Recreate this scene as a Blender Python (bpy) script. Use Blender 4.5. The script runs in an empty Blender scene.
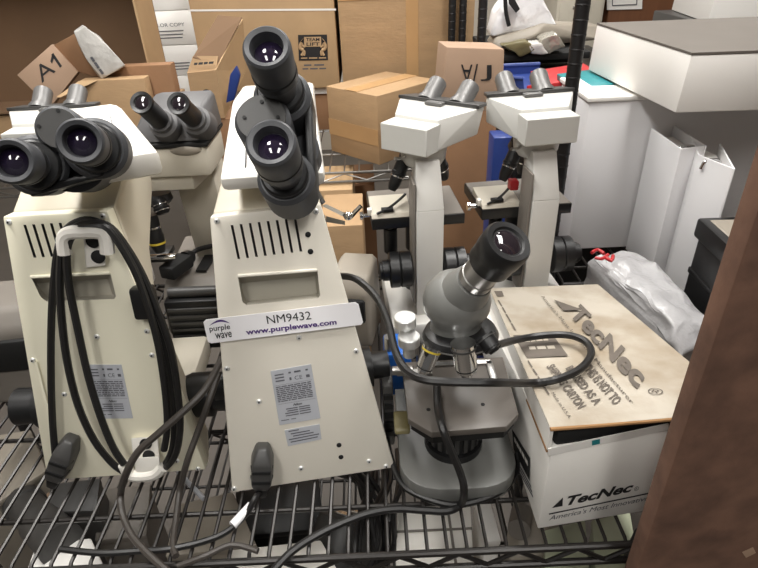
import bpy, bmesh, math, random
from mathutils import Vector as V, Matrix as X
random.seed(4)
SC = bpy.context.scene
COL = SC.collection
PI = math.pi
# ------------------------------------------------------------------ camera model (metres, shelf deck is z = 0)
FOC = 569.0
TH = math.radians(31.4); RO = math.radians(2.58)
CAM = V((0, -0.44, 0.667))
FW = V((0, math.cos(TH), -math.sin(TH)))
_r0 = V((1, 0, 0)); _u0 = V((0, math.sin(TH), math.cos(TH)))
RC = _r0 * math.cos(RO) - _u0 * math.sin(RO)
UC = _r0 * math.sin(RO) + _u0 * math.cos(RO)

def ray(px, py):
    return FW + RC * ((px - 379) / FOC) - UC * ((py - 284) / FOC)

def at(px, py, x=None, y=None, z=None, d=None):
    q = ray(px, py)
    if d is not None: t = d
    elif x is not None: t = (x - CAM.x) / q.x
    elif y is not None: t = (y - CAM.y) / q.y
    else: t = (z - CAM.z) / q.z
    return CAM + q * t

# ------------------------------------------------------------------ materials
def lin(c):
    out = []
    for v in c:
        v /= 255.0
        out.append(v / 12.92 if v <= 0.04045 else ((v + 0.055) / 1.055) ** 2.4)
    return out

def mat(name, rgb, rough=0.5, metal=0.0, var=0.0, scale=12.0, bump=0.0, bscale=80.0, rgb2=None, coat=0.0,
        stretch=(1, 1, 1), emit=None, alpha=1.0, trans=0.0, lo=0.4, hi=0.65):
    m = bpy.data.materials.new(name); m.use_nodes = True
    nt = m.node_tree; b = nt.nodes['Principled BSDF']
    c = lin(rgb)
    b.inputs['Base Color'].default_value = (*c, 1)
    b.inputs['Roughness'].default_value = rough
    b.inputs['Metallic'].default_value = metal
    b.inputs['Coat Weight'].default_value = coat
    b.inputs['Alpha'].default_value = alpha
    b.inputs['Transmission Weight'].default_value = trans
    if emit:
        b.inputs['Emission Color'].default_value = (1, 0.97, 0.92, 1)
        b.inputs['Emission Strength'].default_value = emit
    tc = nt.nodes.new('ShaderNodeTexCoord'); mp = nt.nodes.new('ShaderNodeMapping')
    mp.inputs['Scale'].default_value = stretch
    nt.links.new(tc.outputs['Object'], mp.inputs['Vector'])
    if var or rgb2:
        n = nt.nodes.new('ShaderNodeTexNoise'); n.inputs['Scale'].default_value = scale
        n.inputs['Detail'].default_value = 6
        r = nt.nodes.new('ShaderNodeValToRGB')
        c2 = lin(rgb2) if rgb2 else [v * (1 - var) for v in c]
        r.color_ramp.elements[0].position = lo; r.color_ramp.elements[1].position = hi
        r.color_ramp.elements[0].color = (*c2, 1); r.color_ramp.elements[1].color = (*c, 1)
        nt.links.new(mp.outputs[0], n.inputs['Vector'])
        nt.links.new(n.outputs['Fac'], r.inputs[0]); nt.links.new(r.outputs[0], b.inputs['Base Color'])
    if bump:
        n = nt.nodes.new('ShaderNodeTexNoise'); n.inputs['Scale'].default_value = bscale
        n.inputs['Detail'].default_value = 4
        bp = nt.nodes.new('ShaderNodeBump'); bp.inputs['Strength'].default_value = bump
        bp.inputs['Distance'].default_value = 0.01
        nt.links.new(mp.outputs[0], n.inputs['Vector'])
        nt.links.new(n.outputs['Fac'], bp.inputs['Height']); nt.links.new(bp.outputs[0], b.inputs['Normal'])
    return m

M = {
 'cream': mat('cream_enamel', (230, 224, 211), .42, var=.03, scale=6),
 'cream_y': mat('yellowed_cream_enamel', (236, 231, 209), .42, var=.03, scale=6),
 'white': mat('white_enamel', (226, 222, 214), .3, var=.03, scale=8),
 'rhead': mat('pale_grey_enamel', (203, 202, 197), .32, var=.03, scale=8),
 'whitep': mat('white_plastic', (232, 228, 220), .4),
 'offw': mat('off_white_metal', (200, 198, 193), .35, var=.03, scale=8),
 'stand': mat('beige_casting', (198, 190, 172), .45, var=.04),
 'beige': mat('beige_housing', (196, 189, 174), .5, var=.05),
 'grey': mat('mid_grey_housing', (118, 112, 105), .5, var=.08),
 'coolgrey': mat('cool_grey_enamel', (112, 112, 109), .35, var=.06),
 'stagegrey': mat('stage_grey', (96, 90, 84), .4, var=.08),
 'dgrey': mat('dark_grey_plastic', (62, 61, 60), .42),
 'warmgrey': mat('warm_grey_housing', (146, 138, 126), .5, var=.06),
 'bgrey': mat('binocular_grey', (92, 91, 92), .5),
 'barrel': mat('grey_metal_barrel', (112, 111, 110), .42, metal=.4),
 'black': mat('black_plastic', (22, 22, 23), .38),
 'cup': mat('black_rubber', (62, 63, 66), .5),
 'matt': mat('matt_black', (12, 12, 12), .7),
 'cable': mat('black_cable', (28, 27, 27), .4),
 'cablegrey': mat('grey_brown_cable', (62, 57, 53), .45),
 'chrome': mat('chrome', (215, 215, 215), .14, metal=1.0),
 'satin': mat('satin_chrome', (228, 228, 226), .3, metal=.5),
 'recess': mat('recess_grey', (168, 163, 150), .5),
 'steel': mat('brushed_steel', (165, 163, 160), .32, metal=.9),
 'wire': mat('black_epoxy_wire', (40, 37, 35), .34, metal=.3),
 'wirec': mat('chrome_wire', (150, 148, 145), .28, metal=.9),
 'post': mat('black_post', (22, 21, 22), .45),
 'lens': mat('coated_lens', (30, 22, 42), .08, coat=1.0),
 'lensd': mat('dark_lens', (30, 24, 30), .05, coat=1.0),
 'label': mat('silver_label', (178, 180, 186), .4),
 'ink': mat('grey_ink', (88, 88, 94), .6),
 'inkd': mat('black_ink', (30, 29, 30), .6),
 'purple': mat('purple_ink', (72, 42, 110), .6),
 'tagw': mat('white_tag', (240, 238, 240), .5),
 'inkc': mat('carton_ink', (96, 88, 80), .75, var=.15, scale=40),
 'card': mat('tan_cardboard', (172, 141, 105), .75, var=.10, scale=9, bump=.12, bscale=40, stretch=(1, 1, 4)),
 'card2': mat('pale_cardboard', (180, 150, 113), .75, var=.08, scale=9, bump=.12, bscale=40),
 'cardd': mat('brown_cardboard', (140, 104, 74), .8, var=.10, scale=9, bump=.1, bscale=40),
 'card_shaded': mat('shaded_cardboard_inside', (112, 86, 62), .85, var=.12, scale=5),  # darkened tone carries the shade inside the open boxes
 'cardp': mat('pinkish_cardboard', (168, 140, 117), .75, var=.06, scale=9),
 'tape': mat('brown_tape', (186, 148, 104), .28, var=.05),
 'carton_lit': mat('lit_white_carton', (250, 248, 244), .6),  # near-white stands in for the strong light on the stacked cartons
 'carton': mat('white_carton', (234, 231, 225), .6, var=.06, scale=14),
 'dirty': mat('stained_card_lid', (174, 166, 153), .78, rgb2=(138, 124, 104), scale=10, lo=.32, hi=.60, bump=.2, bscale=25),
 'edge': mat('raw_card_edge', (150, 112, 72), .85),
 'paper': mat('white_paper', (232, 229, 224), .55, bump=.03, bscale=30),
 'binder': mat('white_vinyl', (222, 221, 222), .34, bump=.03, bscale=14),
 'gcard': mat('grey_card_top', (106, 100, 94), .6, var=.05),
 'wood': mat('brown_door_wood', (112, 72, 46), .5, var=.14, scale=7, stretch=(6, 6, .6)),
 'board': mat('brown_fibreboard', (112, 82, 66), .75, rgb2=(84, 60, 48), scale=22, bump=.1, bscale=60, lo=.3, hi=.6),
 'blue': mat('blue_plastic', (38, 58, 120), .4),
 'blueb': mat('bright_blue_plastic', (40, 110, 205), .35),
 'red': mat('red_plastic', (178, 40, 44), .4),
 'teal': mat('teal_vinyl', (30, 122, 128), .4),
 'yellow': mat('yellow_ring', (205, 180, 60), .4),
 'bag': mat('white_plastic_bag', (226, 225, 226), .3, bump=.6, bscale=28),
 'bag2': mat('translucent_bag', (168, 167, 168), .25, bump=.6, bscale=28, var=.1, scale=18),
 'film': mat('clear_plastic_film', (206, 203, 198), .2, bump=.6, bscale=30, var=.12, scale=20),
 'foil': mat('crumpled_foil', (176, 172, 160), .25, metal=.6, bump=.8, bscale=30),
 'olive': mat('olive_packaging', (104, 96, 64), .4, bump=.3, bscale=30),
 'greenish': mat('pale_green_plastic', (186, 192, 166), .3, var=.08),
 'concrete': mat('grey_concrete', (104, 98, 92), .6, var=.15, scale=3),
 'wall': mat('painted_wall', (196, 188, 176), .8, var=.03),
 'ceil': mat('ceiling_white', (215, 212, 205), .9),
 'lamp': mat('lamp_diffuser', (255, 252, 245), .5, emit=6.0),
}

# ------------------------------------------------------------------ mesh builder
def orient(axis):
    axis = V(axis).normalized()
    return axis.to_track_quat('Z', 'Y').to_matrix().to_4x4()

class B:
    def __init__(s, T=None):
        s.bm = bmesh.new(); s.T = T.copy() if T else X.Identity(4); s.mats = []
    def mi(s, m):
        m = M[m]
        if m not in s.mats: s.mats.append(m)
        return s.mats.index(m)
    def merge(s, t, m):
        i = s.mi(m); mp = {}
        for v in t.verts: mp[v] = s.bm.verts.new(s.T @ v.co)
        for f in t.faces:
            try:
                nf = s.bm.faces.new([mp[v] for v in f.verts]); nf.material_index = i
            except ValueError: pass
        t.free(); return s
    def raw(s, vs, fs, m, bev=0, seg=2):
        t = bmesh.new(); bv = [t.verts.new(v) for v in vs]
        for f in fs: t.faces.new([bv[k] for k in f])
        bmesh.ops.recalc_face_normals(t, faces=t.faces[:])
        if bev:
            bmesh.ops.bevel(t, geom=t.edges[:], offset=bev, segments=seg, affect='EDGES', profile=.5, clamp_overlap=True)
        return s.merge(t, m)
    def box(s, c, size, m, rz=0, bev=0, R=None):
        R = R or X.Rotation(rz, 4, 'Z'); c = V(c); a, b, d = [k / 2 for k in size]
        vs = [c + (R @ V((i * a, j * b, k * d))) for i in (-1, 1) for j in (-1, 1) for k in (-1, 1)]
        fs = [(0, 1, 3, 2), (4, 6, 7, 5), (0, 4, 5, 1), (2, 3, 7, 6), (0, 2, 6, 4), (1, 5, 7, 3)]
        return s.raw(vs, fs, m, bev)
    def prism(s, pts, vec, m, bev=0):
        n = len(pts); vec = V(vec); pts = [V(p) for p in pts]
        vs = pts + [p + vec for p in pts]
        fs = [tuple(range(n)), tuple(range(n, 2 * n))] + [(i, (i + 1) % n, n + (i + 1) % n, n + i) for i in range(n)]
        return s.raw(vs, fs, m, bev)
    def loft(s, A, Bp, m, bev=0):
        n = len(A); vs = [V(p) for p in A] + [V(p) for p in Bp]
        fs = [tuple(range(n)), tuple(range(n, 2 * n))] + [(i, (i + 1) % n, n + (i + 1) % n, n + i) for i in range(n)]
        return s.raw(vs, fs, m, bev)
    def hull(s, pts, m, bev=0, seg=2):
        t = bmesh.new()
        for p in pts: t.verts.new(p)
        r = bmesh.ops.convex_hull(t, input=t.verts[:])
        bmesh.ops.delete(t, geom=list({g for g in r['geom_interior'] + r['geom_unused'] if isinstance(g, bmesh.types.BMVert)}), context='VERTS')
        bmesh.ops.dissolve_limit(t, angle_limit=.03, verts=t.verts[:], edges=t.edges[:])
        if bev:
            bmesh.ops.bevel(t, geom=t.edges[:], offset=bev, segments=seg, affect='EDGES', profile=.5, clamp_overlap=True)
        return s.merge(t, m)
    def lathe(s, p, axis, prof, m, seg=24):
        p = V(p); R = orient(axis); t = bmesh.new(); rings = []
        for h, r in prof:
            if r < 1e-6: rings.append([t.verts.new(p + R @ V((0, 0, h)))])
            else: rings.append([t.verts.new(p + R @ V((r * math.cos(2 * PI * k / seg), r * math.sin(2 * PI * k / seg), h))) for k in range(seg)])
        for a, b in zip(rings, rings[1:]):
            for k in range(seg):
                k2 = (k + 1) % seg
                if len(a) == 1 and len(b) == 1: continue
                if len(a) == 1: t.faces.new((a[0], b[k2], b[k]))
                elif len(b) == 1: t.faces.new((a[k], a[k2], b[0]))
                else: t.faces.new((a[k], a[k2], b[k2], b[k]))
        if len(rings[0]) > 1: t.faces.new(rings[0][::-1])
        if len(rings[-1]) > 1: t.faces.new(rings[-1])
        return s.merge(t, m)
    def cyl(s, a, b, r, m, r1=None, seg=24, bev=0):
        a, b = V(a), V(b); L = (b - a).length; r1 = r if r1 is None else r1
        if bev: pr = [(0, r - bev), (bev, r), (L - bev, r1), (L, r1 - bev)]
        else: pr = [(0, r), (L, r1)]
        return s.lathe(a, b - a, pr, m, seg)
    def ball(s, c, r, m, sc=(1, 1, 1), seg=20, R=None):
        t = bmesh.new(); bmesh.ops.create_uvsphere(t, u_segments=seg, v_segments=seg // 2, radius=r)
        R = R or X.Identity(4)
        for v in t.verts: v.co = V(c) + R @ V((v.co.x * sc[0], v.co.y * sc[1], v.co.z * sc[2]))
        return s.merge(t, m)
    def tube(s, pts, r, m, seg=8, sub=6, closed=False):
        pts = [V(p) for p in pts]
        if len(pts) > 2 and sub > 1:
            q = []
            n = len(pts)
            for i in range(n - 1):
                p0 = pts[max(i - 1, 0)]; p1 = pts[i]; p2 = pts[i + 1]; p3 = pts[min(i + 2, n - 1)]
                for k in range(sub):
                    u = k / sub
                    q.append(.5 * ((2 * p1) + (p2 - p0) * u + (2 * p0 - 5 * p1 + 4 * p2 - p3) * u * u + (3 * p1 - p0 - 3 * p2 + p3) * u ** 3))
            q.append(pts[-1]); pts = q
        t = bmesh.new(); rings = []; nrm = None
        for i, p in enumerate(pts):
            d = (pts[min(i + 1, len(pts) - 1)] - pts[max(i - 1, 0)])
            if d.length < 1e-9: d = V((0, 0, 1))
            d.normalize()
            if nrm is None:
                nrm = d.orthogonal().normalized()
            else:
                nrm = (nrm - d * nrm.dot(d))
                nrm = nrm.normalized() if nrm.length > 1e-6 else d.orthogonal().normalized()
            bn = d.cross(nrm)
            rings.append([t.verts.new(p + (nrm * math.cos(2 * PI * k / seg) + bn * math.sin(2 * PI * k / seg)) * r) for k in range(seg)])
        for a, b in zip(rings, rings[1:]):
            for k in range(seg):
                t.faces.new((a[k], a[(k + 1) % seg], b[(k + 1) % seg], b[k]))
        t.faces.new(rings[0][::-1]); t.faces.new(rings[-1])
        return s.merge(t, m)
    def text(s, txt, o, xv, yv, m, bold=0.0, shear=0.0):
        """flat printed text fitted in the parallelogram o, o+xv, o+yv"""
        cu = bpy.data.curves.new('t', 'FONT'); cu.body = txt; cu.offset = bold; cu.shear = shear; cu.resolution_u = 4
        ob = bpy.data.objects.new('t', cu); COL.objects.link(ob)
        dg = bpy.context.evaluated_depsgraph_get(); ev = ob.evaluated_get(dg)
        me = ev.to_mesh()
        co = [v.co.copy() for v in me.vertices]; fs = [tuple(p.vertices) for p in me.polygons]
        ev.to_mesh_clear(); bpy.data.objects.remove(ob); bpy.data.curves.remove(cu)
        if not co: return s
        x0, x1 = min(c.x for c in co), max(c.x for c in co); y0, y1 = min(c.y for c in co), max(c.y for c in co)
        o, xv, yv = V(o), V(xv), V(yv); t = bmesh.new()
        bv = [t.verts.new(o + xv * ((c.x - x0) / max(x1 - x0, 1e-6)) + yv * ((c.y - y0) / max(y1 - y0, 1e-6))) for c in co]
        for f in fs:
            try: t.faces.new([bv[k] for k in f])
            except ValueError: pass
        return s.merge(t, m)
    def dash(s, n, o, xv, yv, m, seed=3):
        """a row of n illegible printed words"""
        o, xv, yv = V(o), V(xv), V(yv); rnd = random.Random(seed); u = 0.0
        ws = [rnd.uniform(.6, 1.4) for _ in range(n)]; k = .86 / sum(ws)
        for w_ in ws:
            a = o + xv * u + yv * .2; e = xv * (w_ * k)
            s.poly([a, a + e, a + e + yv * .6, a + yv * .6], m); u += w_ * k + .14 / max(n - 1, 1)
        return s
    def poly(s, pts, m):
        t = bmesh.new(); t.faces.new([t.verts.new(p) for p in pts]); return s.merge(t, m)
    def crumple(s, amt, scale, cuts=2):
        from mathutils import noise
        bmesh.ops.subdivide_edges(s.bm, edges=s.bm.edges[:], cuts=cuts, use_grid_fill=True)
        for v in s.bm.verts:
            n = noise.noise_vector(v.co * scale)
            v.co += n * amt
        return s
    def mesh(s, name, origin, sharp=35):
        bmesh.ops.translate(s.bm, verts=s.bm.verts[:], vec=-V(origin))
        me = bpy.data.meshes.new(name); s.bm.to_mesh(me); s.bm.free()
        for m in s.mats: me.materials.append(m)
        me.polygons.foreach_set('use_smooth', [True] * len(me.polygons))
        me.set_sharp_from_angle(angle=math.radians(sharp)); me.update()
        return me
    def part(s, name, parent, label=None, sharp=35):
        me = s.mesh(name, WL[parent.name], sharp)
        o = bpy.data.objects.new(name, me); COL.objects.link(o); o.parent = parent
        WL[o.name] = WL[parent.name]
        if label: o['label'] = label
        return o
    def solo(s, name, label, cat, group=None, sharp=35, kind=None):
        xs = [v.co for v in s.bm.verts]
        org = V(((min(c.x for c in xs) + max(c.x for c in xs)) / 2, (min(c.y for c in xs) + max(c.y for c in xs)) / 2, min(c.z for c in xs)))
        o = bpy.data.objects.new(name, s.mesh(name, org, sharp)); COL.objects.link(o); o.location = org
        WL[o.name] = org
        if kind == 'structure':
            o['kind'] = kind
            if label: o['label'] = label; o['category'] = cat
            return o
        o['label'] = label; o['category'] = cat
        if group: o['group'] = group
        if kind: o['kind'] = kind
        return o

WL = {}
def thing(name, label, cat, loc, group=None):
    o = bpy.data.objects.new(name, None); COL.objects.link(o); o.location = V(loc)
    o.empty_display_size = .05
    o['label'] = label; o['category'] = cat
    if group: o['group'] = group
    WL[o.name] = V(loc); return o

def clone(root, T, label, group=None):
    """copy a thing (an Empty at root) with its parts and sub-parts; T is the new world matrix"""
    r = root.copy(); COL.objects.link(r); r.matrix_world = T; r['label'] = label
    if group: r['group'] = group
    WL[r.name] = T.translation.copy()
    def rec(src, dst):
        for ch in list(src.children):
            c = ch.copy(); COL.objects.link(c); c.parent = dst; WL[c.name] = WL[dst.name]
            rec(ch, c)
    rec(root, r)
    return r

def bool_cut(ob, cb, parent_loc):
    me = cb.mesh('cut', parent_loc)
    co = bpy.data.objects.new('cut', me); COL.objects.link(co); co.location = parent_loc
    md = ob.modifiers.new('b', 'BOOLEAN'); md.operation = 'DIFFERENCE'; md.object = co; md.solver = 'EXACT'
    md.material_mode = 'TRANSFER'
    bpy.context.view_layer.update()
    ev = ob.evaluated_get(bpy.context.evaluated_depsgraph_get())
    nm = bpy.data.meshes.new_from_object(ev)
    ob.modifiers.clear(); ob.data = nm
    nm.set_sharp_from_angle(angle=math.radians(30))
    bpy.data.objects.remove(co)

def RT(loc, rz=0):
    return X.Translation(V(loc)) @ X.Rotation(rz, 4, 'Z')

def isect(px, py, p0, n, off=0.0):
    q = ray(px, py); t = (p0 + n * off - CAM).dot(n) / q.dot(n)
    return CAM + q * t

FLOOR = -0.80
# ------------------------------------------------------------------ the room
b = B(); b.box((0.3, 1.6, FLOOR - .05), (9, 8, .1), 'concrete'); b.solo('floor', None, None, kind='structure')
b = B(); b.box((0.3, 4.15, 0.75), (9, .1, 3.1), 'wall'); b.solo('wall_back', None, None, kind='structure')
b = B(); b.box((-3.9, 1.6, 0.75), (.1, 8, 3.1), 'wall'); b.solo('wall_left', None, None, kind='structure')
b = B(); b.box((4.5, 1.6, 0.75), (.1, 8, 3.1), 'wall'); b.solo('wall_right', None, None, kind='structure')
b = B(); b.box((0.3, 1.6, 2.25), (9, 8, .1), 'ceil'); b.solo('ceiling', None, None, kind='structure')

# ceiling lamps (outside the frame, they light the place)
def lamp(x, y, w, l, watts):
    t = thing('ceiling_light', 'long ceiling light fixture above the shelving', 'light', (x, y, 2.2), 'ceiling lights')
    bb = B(); bb.box((x, y, 2.17), (w + .06, l + .06, .06), 'whitep', bev=.01); bb.part('housing', t)
    bb = B(); bb.box((x, y, 2.137), (w, l, .006), 'lamp'); bb.part('diffuser', t)
    ld = bpy.data.lights.new('tube_light', 'AREA'); ld.shape = 'RECTANGLE'; ld.size = w; ld.size_y = l
    ld.energy = watts; ld.color = (1, .98, .945)
    lo = bpy.data.objects.new('tube_light', ld); COL.objects.link(lo); lo.location = (x, y, 2.12)
    return t
LAMPS = [(-.75, .35, .35, 1.2, 35), (.65, .35, .35, 1.2, 33), (-.75, -1.5, .35, 1.2, 19), (.65, -1.5, .35, 1.2, 17), (-.75, 2.0, .35, 1.2, 24), (.65, 2.0, .35, 1.2, 24)]
for a in LAMPS: lamp(*a)
w = bpy.data.worlds.new('World'); SC.world = w; w.use_nodes = True
w.node_tree.nodes['Background'].inputs[0].default_value = (1, .96, .91, 1)
w.node_tree.nodes['Background'].inputs[1].default_value = .11

# ------------------------------------------------------------------ wire shelving
def wire_shelf(label, x0, x1, y0, y1, z, posts, mt='wire', pitch=.0254, pr=.0135, phase=0.0, truss=True, rows=(.075, .23, .40, .57), zt=1.0, group=None):
    t = thing('wire_shelf', label, 'shelf', ((x0 + x1) / 2, (y0 + y1) / 2, z - .04), group)
    n = int((x1 - x0) / pitch)
    for i in range(n + 1):
        x = x0 + phase + i * pitch
        if x > x1: break
        bb = B(); bb.tube([(x, y0 - .003, z - .010), (x, y0 + .006, z - .0032), (x, y1, z - .0032)], .0026, mt, seg=6, sub=1); bb.part('deck_wire', t)
    for r in rows:
        if y0 + r < y1 - .02:
            bb = B(); bb.cyl((x0, y0 + r, z - .0092), (x1, y0 + r, z - .0092), .0036, mt, seg=8); bb.part('cross_wire', t)
    for yy in (y0, y1):
        bb = B(); bb.cyl((x0, yy, z - .008), (x1, yy, z - .008), .0048, mt, seg=10); bb.part('edge_rail', t)
        if truss:
            bb = B(); bb.cyl((x0, yy, z - .040), (x1, yy, z - .040), .0048, mt, seg=10); bb.part('lower_rail', t)
            zz = []; k = 0; x = x0
            while x < x1:
                zz.append((x, yy, z - (.012 if k % 2 == 0 else .037))); x += pitch * 1.5; k += 1
            bb = B(); bb.tube(zz, .0032, mt, seg=6, sub=1); bb.part('zigzag_wire', t)
    for (px, py, lo, hi) in posts:
        bb = B(); bb.cyl((px, py, lo), (px, py, hi), pr, 'post' if mt == 'wire' else 'post', seg=20)
        k = lo + .05
        while k < hi:
            bb.lathe((px, py, k), (0, 0, 1), [(0, pr + .0002), (.002, pr + .0009), (.004, pr + .0002)], 'post', 20); k += .0254
        p = bb.part('post', t)
        bb = B(); bb.lathe((px, py, z - .045), (0, 0, 1), [(0, pr + .008), (.045, pr + .004), (.046, pr)], 'post', 20); bb.part('collar', p)
    return t

PX = at(574, 70, y=.70).x
wire_shelf('black wire shelf carrying the microscopes, zigzag front rail nearest the camera', -.98, .322, 0, .70, 0,
           [(.328, .002, FLOOR, 1.2), (PX, .70, FLOOR, 1.2), (-.98, .0, FLOOR, 1.2), (-.98, .7, FLOOR, 1.2)], phase=.0105)
wire_shelf('lower black wire shelf seen through the deck, under the clutter', -.96, .31, .02, .58, -.36, [], phase=.0)
wire_shelf('chrome wire shelf behind, under the cardboard boxes', -1.9, .345, 1.40, 2.06, -.002,
           [(.345, 1.42, FLOOR, 1.2), (at(452, 20, y=1.80).x, 1.80, FLOOR, 1.2), (at(463, 20, y=1.80).x, 1.81, FLOOR, 1.2)], mt='wirec', pitch=.05, rows=(.2, .5))
wire_shelf('dark wire shelf at the right, under the white binders',   .42, 1.6, .66, 1.01, -.02, [(1.6, .66, FLOOR, .9)], pitch=.04)

# ------------------------------------------------------------------ large microscopes with a back panel
def big_scope(label, pm, bl, br, tl_y, tl, tr, nar):
    """pm panel material; bl/br bottom corners and tl/tr top corners of the back panel"""
    BL, BR = at(*bl, z=.004), at(*br, z=.004); TL = at(*tl, y=tl_y)
    n = (BR - BL).cross(TL - BL).normalized()
    if n.y > 0: n = -n
    TR = isect(*tr, BL, n)
    mid = (BL + BR) / 2; base = V((mid.x, mid.y, 0))
    xd = (BR - BL); xd.z = 0; xd.normalize(); yd = V((0, 0, 1)).cross(xd)
    t = thing('microscope', label, 'microscope', base, None)
    P = lambda px, py, off=0.0: isect(px, py, BL, n, off)
    up = V((0, 0, 1))
    def back(p, dy, z, sx):
        c = base + xd * ((p - base).dot(xd) * sx) + yd * dy; c.z = z; return c
    zt = (TL.z + TR.z) / 2
    ty = ((TL + TR) / 2 - base).dot(yd)
    pn = -n * .022
    L = [BL + pn, TL + pn, back(TL, ty + .075, zt + .02, nar), back(TL, ty + .17, zt + .022, nar - .03), back(TL, ty + .17, zt - .03, nar - .03),
         back(TL, ty + .09, zt - .10, nar), back(TL, ty + .02, .16, 1.15), back(BL, .08, .004, .9)]
    R = [BR + pn, TR + pn, back(TR, ty + .075, zt + .02, nar), back(TR, ty + .17, zt + .022, nar - .03), back(TR, ty + .17, zt - .03, nar - .03),
         back(TR, ty + .09, zt - .10, nar), back(TR, ty + .02, .16, 1.15), back(BR, .08, .004, .9)]
    bb = B(); bb.loft(L, R, 'stand', bev=.0035); bb.part('stand', t, sharp=30)
    bb = B(); bb.loft([BL, BR, TR, TL], [q_ + pn for q_ in (BL, BR, TR, TL)], pm, bev=.0030); body = bb.part('back_panel', t, 'pale cream sheet-metal back', sharp=30)
    # foot going away from the panel
    bb = B(RT(base, math.atan2(xd.y, xd.x))); bb.box((0, .17, .022), (.14, .24, .044), 'beige', bev=.01); bb.part('foot', t)
    return dict(t=t, P=P, n=n, body=body, base=base, xd=xd, yd=yd, BL=BL, TL=TL, TR=TR, BR=BR, zt=zt)

def eyepiece(t, front, ax, r=.0265, L=.10, lens='lens', parent_name='eyepiece', m='cup'):
    ax = V(ax).normalized(); p0 = V(front) - ax * L
    bb = B()
    bb.lathe(p0, ax, [(0, r * .78), (L * .40, r * .78), (L * .42, r * .92), (L * .60, r * .92), (L * .62, r * .97),
                      (L * .94, r), (L * .98, r * .97), (L, r * .88), (L * .985, r * .70), (L * .86, r * .62), (L * .86, 0)], m, 36)
    e = bb.part(parent_name, t)
    bb = B(); bb.lathe(p0 + ax * (L * .865), ax, [(0, r * .60), (.0015, r * .5), (.004, r * .25), (.0045, 0)], lens, 28); bb.part('lens', e)
    bb = B(); bb.lathe(p0 + ax * (L * .50), ax, [(0, r * .93), (.002, r * 1.0), (.010, r * 1.0), (.012, r * .93)], 'black', 36); bb.part('diopter_ring', e)
    return e

def scope_head(t, loc, yaw, white, wl=.0615, wu=.052, rise=.062, bev=.006, dp=.20, lip=.022):
    T = RT(loc, yaw)
    prof = lambda w1, w2, sg: [(sg * w1, 0, 0), (sg * w2, .115, rise), (sg * w2 * .96, dp, rise), (sg * w2 * .96, dp, -.018), (sg * w1 * .9, .03, -lip), (sg * w1, .003, -lip + .006)]
    bb = B(T); bb.loft(prof(wl, wu, -1), prof(wl, wu, 1), white, bev=bev); hd = bb.part('head_housing', t, sharp=30)
    for sx in (-1, 1):   # seams of the sloping face
        bb = B(T); bb.box((sx * .6 * wu, .05, .05 * rise / .115 + .0016), (.0012, .085, .0012), 'ink', R=X.Rotation(math.atan2(rise, .115), 4, 'X')); bb.part('seam', hd)
    return hd

def bino_body(t, e1, e2, ax, side, hc=None, hr=.030):
    """hinged pair of prism barrels behind two eyepieces whose rear ends are e1, e2"""
    ax = V(ax).normalized(); e1, e2 = V(e1), V(e2); m = (e1 + e2) / 2; off = (e2 - e1).normalized()
    bb = B()
    for e in (e1, e2):
        bb.cyl(e - ax * .045, e + ax * .012, .031, 'cup', seg=32, bev=.004)
        bb.cyl(e + ax * .010, e + ax * .022, .025, 'black', seg=32, bev=.002)
    bb.part('prism_barrels', t)
    hm = V(hc) if hc else m
    bb = B(); bb.cyl(hm - ax * .085, hm - ax * .005, hr, 'cup', seg=32, bev=.004)
    bb.cyl(hm - ax * .006, hm - ax * .001, hr * .85, 'dgrey', seg=32)
    for k in range(4):
        a = k * PI / 2 + .6; o = ax.orthogonal().normalized(); q = ax.cross(o)
        c = hm + (o * math.cos(a) + q * math.sin(a)) * .017
        bb.cyl(c - ax * .003, c + ax * .0002, .002, 'matt', seg=8)
    h = bb.part('hinge', t)
    w = V(side).normalized()
    bb = B()
    pts = []
    for e in (e1, e2):
        for s1 in (-.04, .005):
            for k in (-1, 1):
                pts.append(e + ax * s1 + w * .022 + off * (.010 * k)); pts.append(e + ax * s1 + w * .031 + off * (.008 * k))
    bb.hull(pts, 'black', bev=.003); bb.part('bridge_plate', t)

def screw(t, p, n, r=.004, m='satin', name='screw'):
    bb = B(); bb.lathe(p - n * .001, n, [(0, r), (.002, r), (.0032, r * .7), (.0034, 0)], m, 14)
    bb.lathe(p + n * .0021, n, [(0, r * .3), (.0016, r * .3)], 'matt', 6); bb.part(name, t)

def ptext(bb, s, P, ll, lr, tl, m, off=.0012, bold=0, shear=0):
    o = P(*ll, off); bb.text(s, o, P(*lr, off) - o, P(*tl, off) - o, m, bold, shear)

def lines(bb, P, tl, tr, bl, br, rows, m, off, seed=1, margin=.06):
    """printed rows of fine text as broken dashes, rows = list of (v, thickness, [ (u0,u1), ...])"""
    a, b_, c, d = [P(*q, off) for q in (tl, tr, bl, br)]
    def uv(u, v): return (a * (1 - u) + b_ * u) * (1 - v) + (c * (1 - u) + d * u) * v
    for v, th, segs in rows:
        for u0, u1 in segs:
            bb.poly([uv(u0, v), uv(u0, v + th), uv(u1, v + th), uv(u1, v)], m)

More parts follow.
